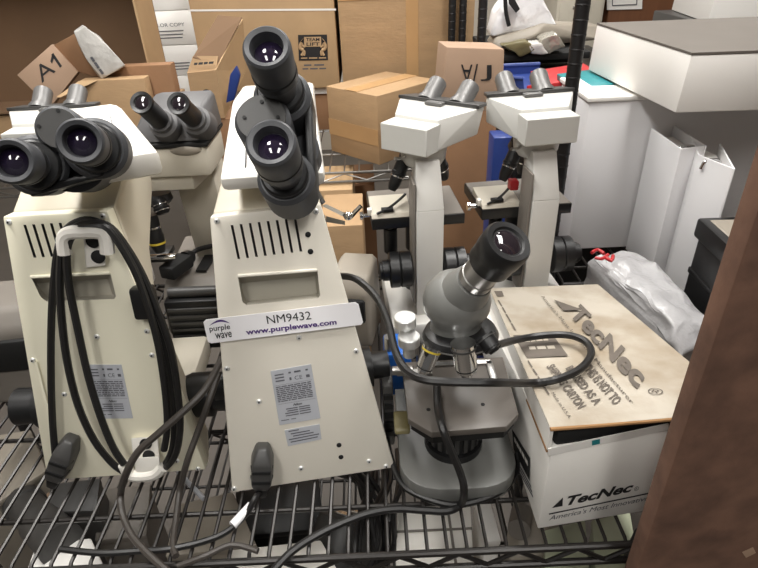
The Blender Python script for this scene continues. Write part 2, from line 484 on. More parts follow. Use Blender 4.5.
def spec_label(t, P, tl, tr, bl, br, base_off=.0012):
    n_off = base_off
    bb = B(); q = [P(*k, .0002) for k in (tl, tr, br, bl)]; nn = (q[1] - q[0]).cross(q[3] - q[0]).normalized()
    if nn.y > 0: nn = -nn
    bb.prism(q, nn * .0006, 'label')
    rnd = random.Random(5); rows = []
    for k in range(3): rows.append((.08 + k * .055, .022, [(.08, .30)]))
    rows.append((.07, .03, [(.42, .48), (.56, .72), (.84, .90)]))
    rows.append((.17, .05, [(.42, .47), (.83, .92)]))
    v = .30
    for k in range(9):
        x = .06; segs = []
        while x < .88:
            w_ = rnd.uniform(.05, .16); segs.append((x, min(x + w_, .92))); x += w_ + .02
        rows.append((v, .018, segs)); v += .033
    for v in (.72, .76, .80, .845): rows.append((v, .018, [(.18 + .1 * rnd.random(), .5), (.53, .80)]))
    rows.append((.92, .015, [(.06, .25), (.30, .42)]))
    rows.append((.275, .004, [(.04, .96)])); rows.append((.62, .004, [(.04, .96)]))
    lines(bb, P, tl, tr, bl, br, rows, 'ink', base_off)
    a, b_, c = [V((*k, 0)) for k in (tl, tr, bl)]
    def uvp(u, v): r = a + (b_ - a) * u + (c - a) * v; return (r.x, r.y)
    ptext(bb, 'Nikon', P, uvp(.40, .70), uvp(.62, .70), uvp(.42, .655), 'inkd', base_off, bold=.02, shear=.3)
    ptext(bb, 'CE', P, uvp(.55, .235), uvp(.74, .235), uvp(.55, .165), 'ink', base_off)
    return bb.part('rating_label', t, 'silver rating label with fine print')

# ---- microscope in the middle, with the auction tag
s = big_scope('cream microscope with a white auction tag stuck across its back', 'cream', (232, 493), (395, 468), .19, (209.6, 217), (320.8, 204), .84)
t, P, n = s['t'], s['P'], s['n']
cut = B()
for k in range(8):
    u = k / 7
    a = (231.5 + (295 - 231.5) * u, 226 + (219 - 226) * u); c = (238.5 + (301 - 238.5) * u, 260 + (252.5 - 260) * u)
    q = [P(a[0] - 1.3, a[1], .005), P(a[0] + 1.3, a[1], .005), P(c[0] + 1.3, c[1], .005), P(c[0] - 1.3, c[1], .005)]
    cut.prism(q, -n * .014, 'dgrey')
q = [P(*k, .005) for k in ((237, 275), (318, 269), (321, 296), (319, 299), (246, 306), (242, 303))]
q2 = [P(*k, -.020) for k in ((241, 283), (315, 276), (317, 293), (316, 294), (248, 301), (245, 299))]
cut.loft(q, q2, 'recess')
bool_cut(s['body'], cut, s['base'])
bb = B(); bb.tube([P(238, 276, .001), P(278, 273, .001), P(317, 270, .001)], .0022, 'cream', sub=1)
bb.part('handle_lip', t)
for p_ in ((217, 221), (316, 211.5), (299, 337.5), (356, 351), (227, 368.5), (259, 401.5), (301, 468), (369, 461), (234, 488.5), (252, 477.5), (386, 466)):
    screw(t, P(*p_), n, .0036)
for p_ in ((308, 234.5), (310.5, 251.5), (339, 445), (341, 457)):
    bb = B(); bb.lathe(P(*p_) - n * .002, n, [(0, .0036), (.0026, .0036), (.0030, .0026), (.0030, 0)], 'matt' , 14); bb.part('port', t)
spec_label(t, P, (270.5, 371), (311, 364), (279.5, 425), (320.5, 418))
bb = B(); q = [P(*k, .0002) for k in ((284.5, 430), (319.5, 424), (321.5, 439), (288, 446))]; bb.prism(q, n * .0006, 'label')
lines(bb, P, (284.5, 430), (319.5, 424), (288, 446), (321.5, 439), [(.1, .07, [(.1, .4)]), (.27, .07, [(.15, .7)]), (.43, .07, [(.2, .8)]), (.6, .07, [(.06, .95)]), (.77, .07, [(.1, .9)])], 'ink', .0011)
bb.part('small_label', t)
# auction tag
bb = B(); q = [P(*k, .004) for k in ((206, 319.5), (355, 302), (358.5, 304), (363, 322), (361, 324.5), (211.5, 343), (208, 341.5), (203.5, 322))]
bb.prism(q, n * .0012, 'tagw')
o_ = .0058
ptext(bb, 'NM9432', P, (267.5, 324), (311.5, 319.3), (266, 315.8), 'inkd', o_)
ptext(bb, 'www.purplewave.com', P, (246.5, 336.5), (337, 326), (245.3, 329.5), 'purple', o_, bold=.03)
ptext(bb, 'purple', P, (210, 333.2), (230.5, 330.7), (209, 326.2), 'inkd', o_, bold=.012)
ptext(bb, 'wave', P, (215.5, 339), (232, 337), (214.8, 333.5), 'inkd', o_, bold=.012)
arc = []
for k in range(13):
    u = k / 12; arc.append((209.5 + 20.5 * u, 325.5 - 2.3 * u - 4.6 * math.sin(PI * u)))
low = [(x_, y_ + (2.0 * math.sin(PI * k / 12) ** 1 + .15)) for k, (x_, y_) in enumerate(arc)]
for k in range(12):
    bb.poly([P(*arc[k], o_), P(*arc[k + 1], o_), P(*low[k + 1], o_), P(*low[k], o_)], 'purple')
bb.part('auction_tag', t, 'white tag with the number NM9432 and a purple web address')
# head
hl = at(272, 176, d=.66)
scope_head(t, hl, math.radians(3), 'white')
e_up, e_lo = at(266, 46, d=.52), at(270.5, 142, d=.52)
ax = V((0.01, -.74, .67))
eyepiece(t, e_up, ax, .0228); eyepiece(t, e_lo, ax, .0240)
axn = ax.normalized()
bino_body(t, e_up - axn * .098, e_lo - axn * .098, ax, (1, 0, 0), at(261, 117, d=.575), .029)
bb = B(); c = (e_up + e_lo) / 2 - axn * .10; bb.cyl(c - axn * .085, c - axn * .02, .034, 'cup', seg=32); bb.part('head_tube', t)
# power inlet, plug and its cord
def plug(bb, P, n, top, bot, w, th=.03):
    a, c = P(*top, .0), P(*bot, .0); d = (c - a); L = d.length; d.normalize(); x = d.cross(n).normalized()
    def at_(u, v, o): return a + d * (u * L) + x * (v * w) + n * o
    bb.hull([at_(0, -.3, .0), at_(0, .3, .0), at_(0, -.2, th * .7), at_(0, .2, th * .7), at_(.25, -.5, 0), at_(.25, .5, 0), at_(.25, -.42, th), at_(.25, .42, th),
             at_(.68, -.5, 0), at_(.68, .5, 0), at_(.68, -.42, th), at_(.68, .42, th), at_(.8, -.33, .004), at_(.8, .33, .004), at_(.8, -.3, th * .9), at_(.8, .3, th * .9)], 'dgrey', bev=.003)
    bb.hull([at_(.78, -.32, .004), at_(.78, .32, .004), at_(.78, -.3, th * .85), at_(.78, .3, th * .85), at_(1, -.2, .006), at_(1, .2, .006), at_(1, -.2, th * .7), at_(1, .2, th * .7)], 'black', bev=.002)
    for u in (.36, .56):
        bb.hull([at_(u, -.5, th * .5), at_(u, .5, th * .5), at_(u, -.4, th + .002), at_(u, .4, th + .002), at_(u + .05, -.5, th * .5), at_(u + .05, .5, th * .5), at_(u + .05, -.4, th + .002), at_(u + .05, .4, th + .002)], 'black')
    return at_(1, 0, th * .35)
bb = B(); end = plug(bb, P, n, (263, 441), (262, 489), .031); pc = bb.part('power_plug', t)
bb = B(); bb.tube([end, at(256, 497, y=.07), at(246, 514, z=.014), at(228, 531, z=.010), at(205, 541, z=.008), at(170, 549, z=.008), at(140, 551, z=.006), at(100, 553, z=.006), at(60, 549, z=.006)], .0042, 'cable'); bb.part('cord', pc)
a_, c_ = at(251, 505.5, z=.0155), at(232.5, 525.5, z=.0125)
bb = B(); bb.cyl(a_, c_, .0062, 'tagw', seg=14); bb.part('cord_sleeve', pc, 'white paper sleeve on the cord')
# focus knobs and stage beyond
T0 = RT(s['base'], math.atan2(s['xd'].y, s['xd'].x))
for sx in (-1, 1):
    bb = B(T0); bb.lathe((sx * .07, .085, .13), (sx, 0, 0), [(0, .030), (.03, .030), (.031, .020), (.055, .020), (.056, .017)], 'black', 32); bb.part('focus_knob', t)
bb = B(T0); bb.box((.0, .25, .27), (.125, .12, .014), 'black', bev=.002); bb.box((.0, .25, .2775), (.12, .115, .002), 'dgrey'); st = bb.part('stage', t)
bb = B()
bb.tube([at(311, 174, y=.36), at(316, 190, y=.36), at(323, 203, y=.36)], .0045, 'chrome', sub=4); bb.ball(at(312, 174, y=.36), .009, 'chrome', (1, 1, .6))
bb.hull([at(322, 206, y=.37), at(326, 204, y=.37), at(342, 216, y=.37), at(345, 213, y=.37), at(324, 206, y=.38), at(344, 216, y=.38)], 'whitep')
bb.tube([at(343, 214, y=.37), at(350, 217, y=.37), at(355, 212, y=.37), at(361, 206, y=.37)], .0035, 'chrome', sub=4)
bb.ball(at(348, 216, y=.37), .007, 'chrome')
bb.hull([at(326, 216, y=.36), at(345, 221, y=.36), at(345, 225, y=.36), at(326, 222, y=.36), at(326, 216, y=.38), at(345, 221, y=.38)], 'steel')
bb.part('slide_clip', st, 'chrome slide clip')
MIDS = s

# ---- microscope at the left, cord wound round its hooks
s = big_scope('cream microscope at the left with its black cord wound round two hooks', 'cream_y', (47, 481), (206, 470), .20, (2, 216.5), (107, 211), 1.03)
t, P, n = s['t'], s['P'], s['n']
cut = B()
for k in range(5):
    a = (22.5 + 8.9 * k, 226 - .5 * k); c = (33 + 8.6 * k, 259 - .5 * k)
    q = [P(a[0] - 1.4, a[1], .005), P(a[0] + 1.4, a[1], .005), P(c[0] + 1.4, c[1], .005), P(c[0] - 1.4, c[1], .005)]
    cut.prism(q, -n * .014, 'dgrey')
q = [P(*k, .005) for k in ((30, 276), (111, 272), (117, 297), (115, 300), (46, 302.5), (41, 299))]
q2 = [P(*k, -.020) for k in ((36, 283), (108, 279), (112, 294), (111, 295), (49, 297.5), (46, 295))]
cut.loft(q, q2, 'recess')
bool_cut(s['body'], cut, s['base'])
bb = B(); bb.tube([P(31, 277, .001), P(70, 275, .001), P(110, 273, .001)], .0022, 'cream_y', sub=1); bb.part('handle_lip', t)
for p_ in ((9, 222), (97, 336.5), (64.5, 394), (33, 360), (177, 460.5), (198, 468.5), (147, 331), (152, 355), (103, 216)):
    screw(t, P(*p_), n, .0036)
spec_label(t, P, (86, 364.5), (121.5, 364.5), (98, 418.5), (133, 418))
bb = B(); bb.hull([P(34, 362, 0), P(37, 362, 0), P(50, 424, 0), P(53, 424, 0), P(34, 362, .003), P(37, 362, .003), P(50, 424, .003), P(53, 424, .003)], 'cream_y'); bb.part('side_strip', t)
# hooks
def plateq(bb, pts, o0, o1, m, bev=.002):
    bb.loft([P(*k, o0) for k in pts], [P(*k, o1) for k in pts], m, bev=bev)
bb = B()
plateq(bb, [(83, 235), (103, 235), (106, 266), (86, 268)], 0, .006, 'whitep')
bb.part('hook_mount', t)
bb = B()
hook = [(59, 254), (57.5, 240), (62, 231), (70, 227), (98, 226.5), (107, 229), (111, 240), (113, 252), (109, 257), (104, 254), (101.5, 243), (98, 237.5), (74, 238), (70, 242), (72, 254), (66, 257)]
# concave outline: build as strips
arcp = [P(*k, .024) for k in ((65, 254), (63.5, 240), (69, 233), (84, 232), (97, 232), (105, 236), (107.5, 253))]
bb.tube(arcp, .0085, 'whitep', seg=10, sub=4)
bb.hull([P(*k, o) for o in (.003, .024) for k in ((84, 229), (100, 229), (100, 238), (84, 238))], 'whitep', bev=.002)
bb.part('cord_hook', t, 'white C-shaped hook holding the cord')
for p_ in ((93.5, 241), (98.5, 256.5)):
    bb = B(); bb.lathe(P(*p_, .006), n, [(0, .0085), (.0022, .0085), (.0028, .007), (.0022, 0)], 'matt', 16); bb.part('socket_cap', t)
bb = B(); plateq(bb, [(131, 438), (158, 436.5), (160, 462), (134, 464)], 0, .008, 'whitep'); bb.part('hook_mount', t)
for p_ in ((146, 443.5), (149, 455)):
    bb = B(); bb.lathe(P(*p_, .008), n, [(0, .0085), (.0022, .0085), (.0028, .007), (.0022, 0)], 'matt', 16); bb.part('socket_cap', t)
bb = B()
bb.tube([P(*k, .020) for k in ((124, 464), (130, 474), (141, 476), (155, 474), (163, 467))], .0085, 'whitep', seg=10, sub=4)
bb.hull([P(*k, o) for o in (.003, .022) for k in ((134, 458), (160, 456), (160, 473), (136, 475))], 'whitep', bev=.003)
bb.part('cord_hook', t, 'white lower hook holding the cord')
bb = B(); end = plug(bb, P, n, (75, 433), (57, 479), .031); pc = bb.part('power_plug', t)
bb = B(); bb.box(P(145, 302, .008), (.030, .044, .020), 'black', bev=.005, R=orient(n)); bb.part('cord_plug', pc)
strands = [
 [(60, 478), (56, 460), (52.5, 420), (51, 370), (51.5, 320), (54, 280), (59, 245), (68, 228), (86, 220), (104, 225), (118, 240), (133, 264), (148, 295), (160, 330), (170, 375), (174, 420), (172, 450), (163, 468)],
 [(124, 472), (112, 463), (94, 440), (78, 405), (67, 360), (61, 310), (60, 270), (64, 240), (78, 226), (95, 223), (111, 228), (127, 248), (143, 276), (158, 312), (171, 350), (178, 395), (180, 430), (174, 458), (158, 474)],
 [(124, 464), (113, 447), (100, 415), (88, 375), (77, 325), (69, 285), (67, 250), (76, 231), (92, 226.5), (106, 228), (121, 246), (138, 278), (152, 320), (160, 355), (166, 400), (167, 430), (164, 450)],
]
bb = B()
for k, sp in enumerate(strands):
    bb.tube([P(*q, .012 + .006 * k) for q in sp], .0048, 'cable', seg=8, sub=4)
bb.part('power_cord', pc, 'black cord wound in long loops')
# head turned to the left
yaw = math.radians(24)
cr = at(160, 151, d=.69); hl = cr - X.Rotation(yaw, 3, 'Z') @ V((.062, 0, 0))
scope_head(t, hl, yaw, 'white', .062, .030, .036, .010, .13, .036)
e1, e2 = at(79.5, 141, d=.50), at(10, 161, d=.50)
r1 = at(99, 150, d=.605); ax = (e1 - r1).normalized()
eyepiece(t, e1, ax, .0205); eyepiece(t, e2, ax, .0205)
bino_body(t, e1 - ax * .098, e2 - ax * .098, ax, V((0, -.55, -.8)), at(58, 128, d=.57), .023)
bb = B(); c = (e1 + e2) / 2 - ax * .1; bb.cyl(c - ax * .11, c - ax * .02, .036, 'cup', seg=32); bb.part('head_tube', t)
T0 = RT(s['base'], math.atan2(s['xd'].y, s['xd'].x))
for sx in (-1, 1):
    bb = B(T0); bb.lathe((sx * .078, .075, .085), (sx, 0, 0), [(0, .026), (.02, .034), (.05, .034), (.052, .026), (.085, .028), (.088, .022)], 'black', 32); bb.part('focus_knob', t)
bb = B(T0); bb.box((-.06, .26, .215), (.09, .14, .016), 'black', bev=.002); st = bb.part('stage', t)
LEFTS = s
# ------------------------------------------------------------------ binocular microscopes seen from behind
def rscope(label, loc, cy, hy, stage_red=False):
    t = thing('microscope', label, 'microscope', loc, None)
    Tc = RT(loc, cy); Th = RT(Tc @ V((0, .078, 0)), hy)
    bb = B(Tc)
    bb.loft([(-.024, 0, .03), (.024, 0, .03), (.024, .05, .03), (-.024, .05, .03)], [(-.024, 0, .262), (.024, 0, .262), (.024, .05, .262), (-.024, .05, .262)], 'offw', bev=.002)
    bb.loft([(-.024, 0, .262), (.024, 0, .262), (.024, .05, .262), (-.024, .05, .262)], [(-.021, .032, .340), (.021, .032, .340), (.021, .085, .340), (-.021, .085, .340)], 'offw', bev=.002)
    arm = bb.part('arm', t)
    bb = B(Tc); bb.box((-.027, .03, .19), (.005, .05, .24), 'grey', bev=.002); bb.part('side_plate', arm)
    bb = B(Tc); bb.box((0, .08, .024), (.15, .22, .048), 'offw', bev=.008); bb.part('base', t)
    bb = B(Tc); bb.lathe((0, .078, .322), (0, 0, 1), [(0, .033), (.01, .039), (.026, .041), (.034, .041)], 'offw', 32); bb.part('collar', t)
    # faceted head
    bb = B(Th)
    bb.hull([(sx * .046, y, z) for sx in (-1, 1) for (y, z) in ((-.062, .356), (-.062, .4015), (.03, .356), (.03, .4015))], 'rhead', bev=.0018)
    bb.hull([(sx * x, y, z) for sx in (-1, 1) for (x, y, z) in ((.043, -.022, .4075), (.046, -.03, .358), (.080, .045, .415), (.080, .045, .372), (.07, .085, .409), (.06, .085, .362))], 'rhead', bev=.0018)
    hd = bb.part('head', t, sharp=20)
    bb = B(Th); bb.hull([(sx * x, y, z) for sx in (-1, 1) for (x, y, z) in ((.082, .043, .4155), (.082, .043, .4215), (.074, .088, .4095), (.074, .088, .4155))], 'dgrey', bev=.0012)
    bb.box((0, .040, .4172), (.034, .022, .005), 'barrel', bev=.001)
    for sx in (-1, 1): bb.cyl((sx * .012, .036, .419), (sx * .012, .036, .4205), .002, 'steel', seg=10)
    bb.part('top_plate', hd, 'dark grey plate on the head')
    for sx in (-1, 1):
        a = V((sx * .0325, .062, .407)); d = V((sx * .02, .80, .60)).normalized()
        bb = B(Th); bb.lathe(a, d, [(0, .021), (.008, .021), (.010, .0178), (.016, .0178), (.018, .0168), (.047, .0168), (.050, .0155), (.050, .011), (.043, .010), (.043, 0)], 'barrel', 28)
        e = bb.part('eyepiece', t)
        bb = B(Th); bb.lathe(a + d * .0432, d, [(0, .0098), (.002, .005), (.0022, 0)], 'lensd', 20); bb.part('lens', e)
    # nosepiece and objectives
    bb = B(Tc); bb.lathe((0, .105, .335), (0, .15, -1), [(0, .036), (.012, .040), (.020, .036), (.024, .026)], 'black', 32); bb.part('nosepiece', t)
    for (a, b_) in (((-.034, .085, .325), (-.058, .075, .275)), ((.030, .095, .322), (.045, .105, .278)), ((0, .125, .318), (0, .14, .262))):
        a, b_ = V(a), V(b_); d = b_ - a; L = d.length
        bb = B(Tc); bb.lathe(a, d, [(0, .0125), (L * .35, .0125), (L * .37, .0138), (L * .45, .0138), (L * .47, .0120), (L * .8, .0105), (L, .007)], 'black', 20)
        bb.lathe(a + d * .50, d, [(0, .0123), (L * .05, .0123)], 'chrome', 20); bb.part('objective', t)
    bb = B(Tc); bb.tube([(-.03, .06, .345), (-.043, .055, .340), (-.054, .05, .342)], .003, 'chrome', sub=3); bb.part('clamp_lever', t, 'small chrome lever')
    # stage
    bb = B(Tc); bb.box((-.012, .125, .217), (.172, .14, .02), 'black', bev=.0015); bb.box((-.012, .125, .2275), (.168, .136, .001), 'grey'); st = bb.part('stage', t)
    bb = B(Tc)
    bb.hull([(-.098, .055, .229), (-.025, .055, .229), (-.098, .062, .236), (-.025, .062, .236), (-.098, .13, .244), (-.025, .13, .244), (-.098, .13, .229), (-.025, .13, .229)], 'beige', bev=.001)
    bb.tube([(-.088, .058, .238), (-.070, .064, .243), (-.055, .075, .247), (-.036, .095, .252), (-.030, .10, .256)], .0025, 'black', sub=3)
    bb.box((-.068, .066, .2415), (.022, .012, .006), 'matt', bev=.001)
    bb.box((-.100, .075, .236), (.008, .012, .012), 'whitep', bev=.001)
    if stage_red: bb.box((-.033, .085, .262), (.016, .02, .018), 'red', bev=.002)
    bb.cyl((-.095, .09, .222), (-.112, .09, .222), .004, 'chrome', seg=12); bb.cyl((-.112, .09, .222), (-.118, .09, .222), .008, 'chrome', seg=16)
    bb.part('slide_holder', st, 'cream slide holder with black spring')
    bb = B(Tc); bb.cyl((0, .125, .13), (0, .125, .205), .028, 'black', seg=24); bb.cyl((-.062, .085, .145), (-.062, .085, .195), .013, 'black', seg=18); bb.cyl((-.062, .085, .195), (-.062, .085, .203), .007, 'steel', seg=14)
    bb.part('condenser', t)
    bb = B(Tc); bb.cyl((0, .115, .048), (0, .115, .075), .034, 'dgrey', r1=.028); bb.part('illuminator', t)
    for sx in (-1, 1):
        bb = B(Tc); bb.lathe((sx * .028, .03, .135), (sx, 0, 0), [(0, .028), (.004, .034), (.022, .034), (.024, .032), (.026, .034), (.042, .034), (.044, .020), (.056, .020), (.057, .017), (.061, .017), (.062, .013)], 'black', 32)
        bb.part('focus_knob', t)
    return t

p1 = at(430.5, 207, y=.455); p2 = at(546, 206, y=.478)
rscope('white binocular microscope left of its twin, head turned to show a corner', (p1.x, .455, 0), math.radians(4), math.radians(-38))
rscope('white binocular microscope behind the lettered carton, beside the black post', (p2.x, .478, 0), math.radians(5), math.radians(7), True)
pa = at(34, 104, y=.60)
rscope('white binocular microscope behind the cord-wrapped one, only its top showing', (pa.x, .53, 0), 0, math.radians(1))

# ------------------------------------------------------------------ small grey monocular microscope
t = thing('microscope', 'small grey monocular microscope with slanted eyepiece and chrome objectives', 'microscope', (.1, .14, 0))
def dshape(w, y0, y1, k=14, bulge=.052, cx=.1):
    pts = [(cx + w, y1), (cx - w, y1), ]
    out = [(cx - w, y1)]
    for i in range(k + 1):
        u = i / k; a = PI + PI * u
        out.append((cx + w * math.copysign(abs(math.cos(a)) ** .62, math.cos(a)), y0 + bulge + bulge * math.sin(a)))
    out.append((cx + w, y1)); return out
ds = dshape(.082, .066, .27)
bb = B(); bb.loft([V((x, y, 0)) for x, y in ds], [V((x, y, .030)) for x, y in ds], 'coolgrey', bev=.002); base = bb.part('base', t)
bb = B()
bb.lathe((.098, .150, .030), (0, 0, 1), [(0, .042), (.012, .042), (.012, .036), (.070, .036)], 'black', 36)
for k in range(9):
    a = PI + .25 + k * (PI - .5) / 8
    bb.box((.098 + .036 * math.cos(a), .150 + .036 * math.sin(a), .072), (.004, .006, .055), 'dgrey', rz=a)
bb.part('illuminator', t, 'black ribbed lamp housing')
# stage
sp = [(.030, .100), (.058, .0745), (.154, .079), (.174, .100), (.178, .218), (.028, .215)]
bb = B(); bb.loft([V((x, y, .120)) for x, y in sp], [V((x, y, .130)) for x, y in sp], 'stagegrey', bev=.001)
sp2 = [(.034, .104), (.060, .078), (.152, .082), (.170, .102), (.174, .214), (.032, .211)]
bb.loft([V((x, y, .107)) for x, y in sp2], [V((x, y, .1205)) for x, y in sp2], 'matt'); 
bb.box((.155, .185, .1315), (.010, .045, .003), 'steel', bev=.0008); bb.box((.105, .205, .1315), (.105, .008, .003), 'steel'); bb.cyl((.13, .20, .131), (.13, .20, .136), .003, 'chrome', seg=12)
for (x, y) in ((.058, .115), (.131, .12)): bb.cyl((x, y, .1295), (x, y, .1306), .0028, 'matt', seg=12)
st = bb.part('stage', t, 'grey metal stage plate with black edge')
bb = B(); bb.box((.028, .19, .136), (.03, .012, .008), 'steel', bev=.001); bb.box((.045, .19, .1315), (.05, .012, .002), 'steel'); bb.part('stage_clip', st)
bb = B()
for (x, y, z) in (tuple(at(405, 319, y=.205)), tuple(at(409, 338, y=.188))):
    bb.lathe((x, y, z - .03), (0, 0, 1), [(0, .009), (.020, .009), (.0205, .0155), (.033, .0155), (.034, .0145)], 'satin', 28)
bb.part('stage_knob', st, 'pair of chrome knobs')
bb = B(); bb.hull([(.012, .115, .085), (.034, .115, .085), (.012, .16, .085), (.034, .16, .085), (.012, .12, .092), (.034, .12, .092), (.012, .155, .092), (.034, .155, .092)], 'olive', bev=.003); bb.part('side_tab', t)
# arm at the back
bb = B()
bb.loft([(.075, .235, .03), (.125, .235, .03), (.125, .275, .03), (.075, .275, .03)], [(.078, .232, .20), (.122, .232, .20), (.122, .268, .20), (.078, .268, .20)], 'dgrey', bev=.004)
bb.loft([(.078, .232, .20), (.122, .232, .20), (.122, .268, .20), (.078, .268, .20)], [(.082, .18, .262), (.118, .18, .262), (.118, .215, .275), (.082, .215, .275)], 'dgrey', bev=.004)
bb.part('arm', t)
for sx in (-1, 1):
    bb = B(); bb.lathe((.1 + sx * .025, .255, .085), (sx, 0, 0), [(0, .02), (.02, .02), (.021, .017)], 'black', 24); bb.part('focus_knob', t)
# nosepiece
nc = at(460, 333, y=.160)
nax = V((.05, -.10, -1)).normalized()
bb = B(); bb.lathe(nc - nax * .010, nax, [(0, .036), (.004, .046), (.012, .050), (.014, .050), (.016, .046), (.020, .040), (.022, .028)], 'black', 40)
bb.lathe(nc - nax * .010 + nax * .0112, nax, [(0, .0498), (.0014, .0504), (.0028, .0498)], 'steel', 40); bb.part('nosepiece', t)
def objective(a, b_, r, body, ringm):
    a, b_ = V(a), V(b_); d = b_ - a; L = d.length
    bb = B(); bb.lathe(a, d, [(0, r * 1.08), (L * .16, r * 1.08), (L * .18, r), (L * .70, r * .98), (L * .72, r * .9), (L * .84, r * .88), (L * .88, r * .6), (L, r * .5)], body, 28)
    bb.lathe(a + d * .10, d, [(0, r * 1.1), (L * .06, r * 1.1)], ringm, 28)
    bb.lathe(a + d * .74, d, [(0, r * .92), (L * .03, r * .92)], 'matt', 28); bb.part('objective', t, ('chrome' if body == 'chrome' else 'black') + ' objective')
objective(at(433, 346, y=.128), at(422, 374, y=.118), .0115, 'chrome', 'yellow')
objective(at(463, 343, y=.118), at(467, 376, y=.112), .0145, 'chrome', 'dgrey')
objective(at(484, 337, y=.130), at(495, 352, y=.115), .0125, 'black', 'dgrey')
# head and slanted tube
hc = at(457, 296, y=.165)
bb = B()
bb.lathe(hc + V((0, .0, -.048)), (0, 0, 1), [(0, .034), (.010, .032), (.018, .035), (.030, .042), (.044, .0435), (.058, .040), (.071, .030), (.079, .016), (.081, 0)], 'coolgrey', 40)
e0 = at(466, 290, y=.150); e1 = at(509, 241, y=.098)
d = (e1 - e0).normalized(); L = (e1 - e0).length
bb.lathe(e0 - d * .02, d, [(0, .033), (.025, .029), (.040, .0245), (.044, .0228)], 'coolgrey', 36)
hd = bb.part('head', t)
bb = B(); bb.lathe(e0 + d * .028, d, [(0, .0215), (.010, .0215), (.011, .0205), (L - .028 - .038, .0205)], 'steel', 36); tb = bb.part('eyepiece_tube', t, 'grey metal tube')
bb = B(); bb.lathe(e1 - d * .046, d, [(0, .023), (.002, .0262), (.020, .0262), (.022, .0275), (.042, .0275), (.046, .025), (.0455, .019), (.043, .017), (.043, 0)], 'black', 40); ey = bb.part('eyepiece', t)
bb = B(); bb.lathe(e1 - d * .0035, d, [(0, .0165), (.002, .012), (.0035, .006), (.004, 0)], 'lensd', 28); bb.part('lens', ey)

# ------------------------------------------------------------------ lettered carton with a loose, stained lid
t = thing('cardboard_carton', 'white lettered carton with a stained brown lid, right of the grey microscope', 'box', (.3, .22, 0))
FL, FR = V((.1925, .0225, 0)), V((.425, .0525, 0)); 
xr = (FR - FL).normalized(); yr = V((0, 0, 1)).cross(xr)
dep = .405; wd = (FR - FL).length
BLk, BRk = FL + yr * dep + xr * .045, FL + yr * dep + xr * (wd + .02)
hF, hB = .150, .082
up = V((0, 0, 1))
bb = B()
A4 = [FL, FR, BRk, BLk]; A5 = [FL + up * hF, FR + up * hF, BRk + up * hB, BLk + up * hB]
bb.loft(A4, A5, 'carton', bev=.0015)
def fr(u, v, o=.0008):  # front face coordinates
    return FL + xr * (u * wd) + up * (v * hF) - yr * o
def frp(px, py, o=.0008): return isect(px, py, FL, -yr, o)
bb.poly([frp(552, 508), frp(563, 497.5), frp(562.5, 508.5 - 2.4)], 'inkd')
q = [frp(566, 506), frp(632, 491.5), frp(568, 496.5)]; bb.text('TecNec', q[0], q[1] - q[0], q[2] - q[0], 'inkd', bold=.035, shear=.25)
q = [frp(634, 491.3), frp(638.5, 490.3), frp(634.6, 487)]; bb.text('®', q[0], q[1] - q[0], q[2] - q[0], 'inkd')
bb.poly([frp(549, 513.6), frp(660, 490.4), frp(660, 491.6), frp(549, 514.8)], 'inkd')
q = [frp(549, 520.5), frp(700, 489.5), frp(550, 515.8)]; bb.text("America's Most Innovative Manufacturer", q[0], q[1] - q[0], q[2] - q[0], 'ink', shear=.2)
# left side: black printed panel
yl = (BLk - FL).normalized(); nl = V((-yl.y, yl.x, 0)); nl = nl if nl.x < 0 else -nl
def lf(u, v, o=.0010): return FL + yl * (u * .40) + up * (v * hF) + nl * o
def sf(px, py, o=.0012): return isect(px, py, FL, nl, o)
bb.poly([sf(512, 429), sf(530, 458), sf(529.5, 481), sf(513.5, 449)], 'inkd')
q = [sf(514.5, 443, .002), sf(528, 468, .002), sf(514, 435, .002)]; bb.dash(5, q[0], q[1] - q[0], q[2] - q[0], 'carton')
for k in range(3):
    bb.poly([sf(511 + k, 449 + 5 * k), sf(531 + k, 486 + 5 * k), sf(531 + k, 488 + 5 * k), sf(511 + k, 451 + 5 * k)], 'ink')
bb.part('carton_body', t)
bb = B()
qa = [frp(548, 455, .001), frp(668, 429, .001), frp(668, 423, .001), frp(548, 448, .001)]
bb.prism(qa, -yr * .0015, 'paper'); qb = [frp(592, 445.5, .003), frp(600, 443.8, .003), frp(600, 439, .003), frp(592, 440.7, .003)]; bb.poly(qb, 'teal')
bb.part('packing_sheet', t, 'white padding sheet with a blue strip at the gap')
bb = B(); bb.hull([fr(u, v, o) for u in (.03, .97) for v in (.97, 1.12) for o in (-.004, -.04)], 'matt', bev=.003); bb.part('packing_foam', t, 'black foam under the lid')
# lid
ZF, ZB = .182, .108
Lf, Rf = at(550.5, 428, z=ZF), at(748, 411, z=ZF + .003); Lb, Rb = at(489, 288, z=ZB), at(598, 284, z=ZB)
bb = B(); dn = V((0, 0, -1))
top = [Lf, Rf, Rb, Lb]
bb.loft([p + dn * .0035 for p in top], top, 'dirty', bev=.0012)
